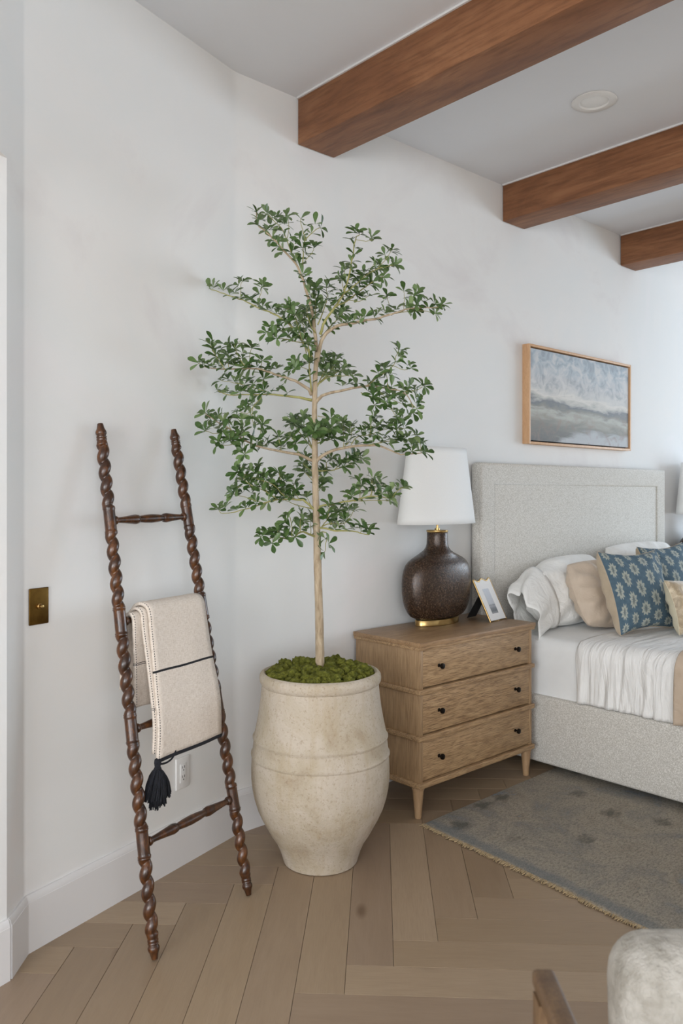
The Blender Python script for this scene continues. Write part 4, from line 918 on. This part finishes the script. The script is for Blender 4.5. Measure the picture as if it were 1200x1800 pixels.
st = [RX @ Vector((-.045, .012, .15)), RX @ Vector((.03, .012, .15)), Vector((.035, .15, .0008)), Vector((-.05, .15, .0008))]
mesh_from('easel_leg', st + [p + Vector((0, -.004, .0025)) for p in st], [(0, 1, 2, 3), (7, 6, 5, 4), (0, 4, 5, 1), (1, 5, 6, 2), (2, 6, 7, 3), (3, 7, 4, 0)], M_black, pf)

# ------------------------------------------------------------------ landscape painting
x0, x1, z0, z1, yf = 3.785, 4.918, 1.629, 2.186, 2.613
pt = thing('landscape_painting', 'wide moody landscape painting in a pale wood floating frame above the headboard', 'painting', ((x0+x1)/2, 2.6595, (z0+z1)/2))
hw, hz, dp = (x1-x0)/2, (z1-z0)/2, 2.6595-yf
for s_ in (-1, 1):
    box('frame_bar', s_*hw - (0 if s_ < 0 else .013), s_*hw + (.013 if s_ < 0 else 0), -dp, 0, -hz, hz, M_ash, pt, .001)
    box('frame_bar', -hw+.013, hw-.013, -dp, 0, s_*hz - (0 if s_ < 0 else .013), s_*hz + (.013 if s_ < 0 else 0), M_ash, pt, .001)
cw, cz = hw-.021, hz-.021
V = [(-cw, -dp+.009, -cz), (cw, -dp+.009, -cz), (cw, -dp+.009, cz), (-cw, -dp+.009, cz), (-cw, -.012, -cz), (cw, -.012, -cz), (cw, -.012, cz), (-cw, -.012, cz)]
mesh_from('canvas', V, [(0, 1, 2, 3), (7, 6, 5, 4), (0, 4, 5, 1), (1, 5, 6, 2), (2, 6, 7, 3), (3, 7, 4, 0)], M_painting, pt, None, [(0, 0), (1, 0), (1, 1), (0, 1), (0, 0), (1, 0), (1, 1), (0, 1)])
box('backing_board', -hw+.013, hw-.013, -.012, -.004, -hz+.013, hz-.013, M_black, pt)

# ================================================================== BED
BX0, BX1, BY0, BY1 = 3.303, 5.307, .42, 2.58; bxc = (BX0+BX1)/2
bed = thing('upholstered_bed', 'bed with tall light grey boucle headboard and matching upholstered base', 'bed', (bxc, 2.58, 0))
o = box('headboard', BX0-bxc, BX1-bxc, 0, .062, .06, 1.513, M_boucle, bed, .022, 4)
# padded border round the panel: one frame, proud of the panel, open at the foot
bx0, bx1 = BX0-bxc+.003, BX1-bxc-.003; wB = .112
def ring_pts(ins, y): return [Vector((bx0+ins, y, .07)), Vector((bx0+ins, y, 1.509-ins)), Vector((bx1-ins, y, 1.509-ins)), Vector((bx1-ins, y, .07))]
rings = [[ring_pts(i_, y_)[k] for i_, y_ in ((.0, .004), (.001, -.003), (.006, -.0075), (.016, -.009), (wB-.014, -.009), (wB-.005, -.0075), (wB, -.002), (wB, .004))] for k in range(4)]
loft('headboard_border', rings, M_boucle, bed, 70)
RX0 = 3.345; RX1 = 5.265
box('side_rail', RX0-bxc, RX0-bxc+.07, BY0-2.58, -.014, .045, .371, M_boucle, bed, .016, 4)
box('side_rail', RX1-bxc-.07, RX1-bxc, BY0-2.58, -.014, .045, .371, M_boucle, bed, .016, 4)
box('foot_rail', RX0-bxc+.071, RX1-bxc-.071, BY0-2.58, BY0-2.58+.07, .045, .371, M_boucle, bed, .016, 4)
box('slat_platform', RX0-bxc+.071, RX1-bxc-.071, BY0-2.58+.071, -.014, .22, .29, M_black, bed)
for sx in (RX0-bxc+.12, RX1-bxc-.12):
    for sy in (BY0-2.58+.12, -.2): lathe('leg', [(.025, .0135), (.03, .22)], M_black, bed, 16, 40, origin=(sx, sy, 0))
mt = box('mattress', 3.372, 5.238, .47, 2.555, .292, .645, M_sheet, None, .055, 6, 180)
tag(mt, 'thick mattress in a smooth white fitted sheet on the upholstered bed base', 'mattress')

def bed_cover(name, y0, y1, lift, mat, label, cat, seed, zbot, amp, nfold):
    """cloth over the mattress: drapes down both sides with vertical folds; y0 (head) > y1 (foot)"""
    NY = 230
    prof = []
    xs0, xs1, top = 3.372 - .006 - lift, 5.238 + .006 + lift, .645 + .006 + lift; rr_ = .075
    for k in range(15): prof.append((xs0, zbot + (top-rr_-zbot)*k/14, -1.0, 1 - k/22))
    for k in range(1, 9): a = math.pi/2*k/8; prof.append((xs0 + rr_ - rr_*math.cos(a), top - rr_ + rr_*math.sin(a), -math.cos(a), .35*(1-k/8)+.12))
    for k in range(1, 24): prof.append((xs0 + rr_ + (xs1-xs0-2*rr_)*k/24, top, 0, .12))
    for k in range(0, 9): a = math.pi/2*k/8; prof.append((xs1 - rr_ + rr_*math.sin(a), top - rr_ + rr_*math.cos(a), math.sin(a), .12 + .35*k/8))
    for k in range(1, 15): prof.append((xs1, top-rr_ - (top-rr_-zbot)*k/14, 1.0, .5+.5*k/14))
    V, F = [], []; n = len(prof)
    for i in range(NY+1):
        y = y0 + (y1-y0)*i/NY
        for k, (x, z, nx, w) in enumerate(prof):
            f = (math.sin(y*nfold + 3.5*nz(y*3, z*2.5, seed))*.22 + 1.0*nz(y*nfold*.32, z*2.6, seed+3) + .75*nz(y*nfold*.6 + z*5, z*3.5, seed+8))*amp*w
            f = max(f, -.004)
            up = .010*nz(x*3.1, y*4.2, seed)*(1 - abs(nx)) + .005*nz(x*9, y*11, seed+2)*(1-abs(nx))
            edge_ = .02*nz(z*4, x*2, seed+5)*(1 if i == 0 else 0)
            V.append((x + nx*(f+.004), y + edge_ + .012*(z-top)*0, z + up + abs(f)*.35*(1-abs(nx))))
    for i in range(NY):
        for k in range(n-1): a = i*n+k; F.append((a, a+1, a+n+1, a+n))
    o = mesh_from(name, V, F, mat, None, 180); md = o.modifiers.new('thickness', 'SOLIDIFY'); md.thickness = .006; md.offset = -1
    return tag(o, label, cat)
bed_cover('coverlet', 2.055, .6, .006, M_cover, 'crinkled white coverlet draped over the bed side below the pillows', 'coverlet', 4, .374, .022, 78)
bed_cover('folded_blanket', 1.575, .62, .024, M_blanket, 'taupe linen blanket across the bed at the right edge', 'blanket', 11, .374, .020, 60)

# ------------------------------------------------------------------ pillows
def pillow(name, label, cat, loc, yaw, lean, w, h, tf, tb, mat_f, mat_b, roll=0, seed=0, pinch=.07, wr=.008, group=None, ex=.42, rnd_=0.0, droop=0.0):
    """tf / tb: how far the front and the back bulge; rnd_ rounds the corners; droop sinks the -x end"""
    t = thing(name, label, cat, loc, 0, group); t.rotation_euler = (Matrix.Rotation(yaw, 3, 'Z') @ Matrix.Rotation(-lean, 3, 'X') @ Matrix.Rotation(roll, 3, 'Y')).to_euler()
    N = 30
    def outline_(u, v):
        x = w/2*u*(1 - pinch*(1 - v*v)*abs(u))*math.sqrt(1 - rnd_*v*v/2); z = h/2*v*(1 - pinch*(1 - u*u)*abs(v))*math.sqrt(1 - rnd_*u*u/2)
        dr = droop*max(0, -u - .35)**1.6
        return x, z*(1 - dr*.8) + h/2 - dr*h*.30
    def surf(side, mat, nm):
        V, F, UV = [], [], []; th = tf if side < 0 else tb
        for i in range(N+1):
            for j in range(N+1):
                u = -1 + 2*i/N; v = -1 + 2*j/N
                u = math.sin(u*math.pi/2)*.6 + u*.4; v = math.sin(v*math.pi/2)*.6 + v*.4
                x, z = outline_(u, v)
                k = max(0, (1-u*u)*(1-v*v)); tt = th*k**ex; edge_ = min(1, k*6)
                tt += wr*edge_*(nz(x*9+seed, z*9, side*3) + .6*nz(x*20, z*14+seed, side*5)) + wr*.9*edge_*(1-k)*math.sin((math.atan2(v, u))*13+seed)
                V.append((x, side*max(.0012, tt), z)); UV.append((i/N, j/N))
        for i in range(N):
            for j in range(N):
                a = i*(N+1)+j; f = (a, a+N+1, a+N+2, a+1); F.append(f if side < 0 else f[::-1])
        return mesh_from(nm, V, F, mat, t, 180, UV)
    surf(-1, mat_f, 'front_panel'); surf(1, mat_b, 'back_panel')
    pts = []
    for k in range(4):
        for i in range(16):
            q_ = -1 + 2*i/16; u, v = ((q_, -1), (1, q_), (-q_, 1), (-1, -q_))[k]
            x, z = outline_(u, v); pts.append((x, 0, z))
    pts.append(pts[0]); tube('seam', pts, .0022, mat_b, t, 5)
    return t
G = 'pillows on the bed'
wp = pillow('sleeping_pillow', 'white pillow with open ruffled end leaning on the headboard nearest the nightstand', 'pillow', (3.925, 2.360, .652), R(1), R(24), .86, .385, .11, .10, M_white, M_white, R(-3), 2, .03, .012, G, .42, .75, .35)
# open end of the pillowcase: a flaring, wavy sleeve hanging past the filling
rings = []
for k in range(11):
    q_ = k/10; ring = []
    for j in range(56):
        a = 2*math.pi*j/56; wv = 1 + q_*(.15*math.sin(a*6+1.3) + .22*nz(math.cos(a)*2.4, math.sin(a)*2.4, q_*2+3))
        ring.append(Vector((-.29 - .235*q_ + .02*q_*math.sin(a*4+.7), (.085 - .02*q_)*math.cos(a)*wv - .012*q_, .185 - .075*q_**1.5 + (.168 - .045*q_)*math.sin(a)*wv)))
    rings.append(ring)
sl = loft('pillowcase_end', rings, M_white, wp, 180, cap=False); md = sl.modifiers.new('thickness', 'SOLIDIFY'); md.thickness = .003
pillow('sleeping_pillow', 'white pillow at the far right of the headboard, behind the blue cushions', 'pillow', (4.82, 2.37, .650), R(-1), R(22), .86, .43, .10, .09, M_white, M_white, 0, 9, .03, .012, G, .42, .5)
pillow('sham_pillow', 'beige quilted pillow between the white pillow and the blue cushion', 'pillow', (3.885, 2.150, .654), R(-8), R(27), .46, .375, .095, .09, M_beige, M_beige, R(3), 5, .02, .014, G, .38, .5)
pillow('throw_cushion', 'blue block-print cushion with linen edge, in front of the beige pillow', 'cushion', (3.825, 1.930, .664), R(-9), R(20), .455, .42, .075, .118, M_blue, M_flax, R(1), 7, .13, .006, G, .36)
pillow('throw_cushion', 'middle one of three blue block-print cushions, partly behind the nearest', 'cushion', (4.53, 2.085, .660), R(-4), R(20), .49, .42, .075, .12, M_blue, M_flax, R(-1), 12, .13, .006, G, .36)
pillow('throw_cushion', 'furthest blue block-print cushion, its peak showing at the right edge', 'cushion', (5.02, 2.10, .660), R(-2), R(20), .47, .42, .075, .12, M_blue, M_flax, R(-2), 19, .13, .006, G, .36)
pillow('lumbar_cushion', 'small crushed gold velvet cushion at the right edge, in front of the blue ones', 'cushion', (4.09, 1.745, .666), R(-3), R(18), .62, .265, .07, .09, M_velvet, M_ivory, R(2), 3, .10, .006, G, .38)

# ------------------------------------------------------------------ plant on the far nightstand
pp = thing('potted_plant', 'leafy green potted plant on the far nightstand at the right edge', 'plant', (5.40, 2.36, .7355))
lathe('planter', [(.02, 0), (.052, 0), (.055, .004), (.066, .095), (.066, .1), (.060, .1), (.055, .02)], M_mat, pp, 32, 40)
rg = random.Random(3); V, F, MI = [], [], []
for i in range(150):
    a = rg.uniform(0, 6.28); e = rg.uniform(.1, 1.4); r_ = rg.uniform(.08, .17)
    d = Vector((math.cos(a)*math.cos(e), math.sin(a)*math.cos(e), math.sin(e))); o_ = Vector((0, 0, .1)) + d*r_*.9
    x = d.cross(Vector((rg.uniform(-1, 1), rg.uniform(-1, 1), 1))).normalized(); n_ = x.cross(d); ln = rg.uniform(.04, .065)
    mat = Matrix(((x.x, d.x, n_.x, o_.x), (x.y, d.y, n_.y, o_.y), (x.z, d.z, n_.z, o_.z), (0, 0, 0, 1))) @ Matrix.Diagonal((ln, ln, ln, 1))
    k = rg.randrange(6); b0 = len(V); V += [mat @ v.co for v in LM[k].vertices]
    for pl in LM[k].polygons: F.append(tuple(b0+i_ for i_ in pl.vertices)); MI.append(k//2)
fo = stuff(mesh_from('foliage', V, F, M_leaves, pp, 180)); fo.data.polygons.foreach_set('material_index', MI)

# ================================================================== RUG
c0 = Vector((2.452, 2.203)); ld = Vector((-.0826, -.9966)); td = Vector((1, .0159)).normalized()
rug = thing('area_rug', 'faded grey and taupe vintage rug with jute fringe running under the bed', 'rug', (c0.x, c0.y, 0))
NU, NV, LU, LV = 60, 60, 2.80, 2.7
V, F, UV = [], [], []
for lay, z in ((0, .0115), (1, .0008)):
    for i in range(NU+1):
        for j in range(NV+1):
            a, b = LU*i/NU, LV*j/NV
            w_ = .006*nz(b*4, 1, 2)*(1 if i == 0 else 0); w2 = .006*nz(a*4, 5, 2)*(1 if j == 0 else 0)
            p = td*(a + w_) + ld*(b + w2); zz = z
            if lay == 0: zz += .0018*nz(a*3, b*3, 1) - (.004 if i in (0, NU) or j in (0, NV) else 0)
            V.append((p.x, p.y, zz)); UV.append((a, b))
n1 = (NU+1)*(NV+1)
for i in range(NU):
    for j in range(NV):
        k = i*(NV+1)+j; F.append((k, k+1, k+NV+2, k+NV+1)[::1])
        F.append((n1+k, n1+k+NV+1, n1+k+NV+2, n1+k+1))
bd = [i*(NV+1) for i in range(NU+1)] + [NU*(NV+1)+j for j in range(1, NV+1)] + [i*(NV+1)+NV for i in range(NU-1, -1, -1)] + [j for j in range(NV-1, 0, -1)]
for a, b in zip(bd, bd[1:] + bd[:1]): F.append((a, b, n1+b, n1+a))
mesh_from('pile', V, F, M_rug, rug, 40, UV)
rg = random.Random(8); V, F = [], []
for i in range(620):
    b = LV*i/620 + rg.uniform(-.002, .002); ln = rg.uniform(.012, .026); sw = rg.uniform(-.008, .008); base = td*(.006 + .006*nz(b*4, 1, 2)) + ld*b
    pts = [Vector((*(base - td*(ln*q) + ld*(sw*q*q)), .007 - .0045*q)) for q in (0, .35, .7, 1)]
    rings = tube_rings(pts, [.0026, .0028, .0022, .0012], 5); b0 = len(V); V += [p for r_ in rings for p in r_]
    for k in range(3):
        for j in range(5): F.append((b0+k*5+j, b0+k*5+(j+1) % 5, b0+(k+1)*5+(j+1) % 5, b0+(k+1)*5+j))
stuff(mesh_from('fringe', V, F, M_fringe, rug, 180))

# ================================================================== ARMCHAIR (near the camera, lower right)
ch = thing('armchair', 'cream boucle armchair with wooden arm in the near lower right corner', 'armchair', tuple(FW*1.0 + CR*.78) + (0,), R(47.72 - 90))
# local axes: x = to the right, y = away from the viewer
def cushion(name, x0, x1, y0, y1, z0, z1, rad, parent, tilt=0):
    b = bmesh.new(); add_box(b, x0, x1, y0, y1, z0, z1, rad, 6)
    bmesh.ops.subdivide_edges(b, edges=b.edges[:], cuts=2, use_grid_fill=True)
    for v_ in b.verts:
        n_ = nz(v_.co.x*9, v_.co.y*9, v_.co.z*9); v_.co += v_.co.normalized()*.0015*n_
        v_.co.y += tilt*(v_.co.z - z0)
    return bmo(name, b, M_chair, parent, 180)
cushion('backrest', -.345, .33, .20, .36, .36, .628, .07, ch, .12)
cushion('seat', -.37, .37, -.36, .24, .30, .44, .05, ch)
for s_ in (-1, 1):
    xo = -.485 if s_ < 0 else .485
    b = bmesh.new(); add_box(b, xo-.0165, xo+.0165, -.34, .185, .63, .655, .007, 3); bmo('arm', b, M_chairwood, ch, 40)
    for y in (-.30, .15):
        rings = []
        for k in range(7):
            q_ = k/6; ww = .012 + .006*q_; rings.append([Vector((xo + a*ww, y + (.03 if y < 0 else -.02)*(1-q_)*-1 + b_*ww, .63*q_)) for a, b_ in ((-1, -1), (1, -1), (1, 1), (-1, 1))])
        loft('leg', rings, M_chairwood, ch, 30)
    b = bmesh.new(); add_box(b, min(xo, xo - s_*.13), max(xo, xo - s_*.13), -.30, -.27, .31, .35, .004); bmo('stretcher', b, M_chairwood, ch, 40)
    b = bmesh.new(); add_box(b, min(xo, xo - s_*.16), max(xo, xo - s_*.16), .12, .16, .38, .41, .004); bmo('back_bracket', b, M_chairwood, ch, 40)
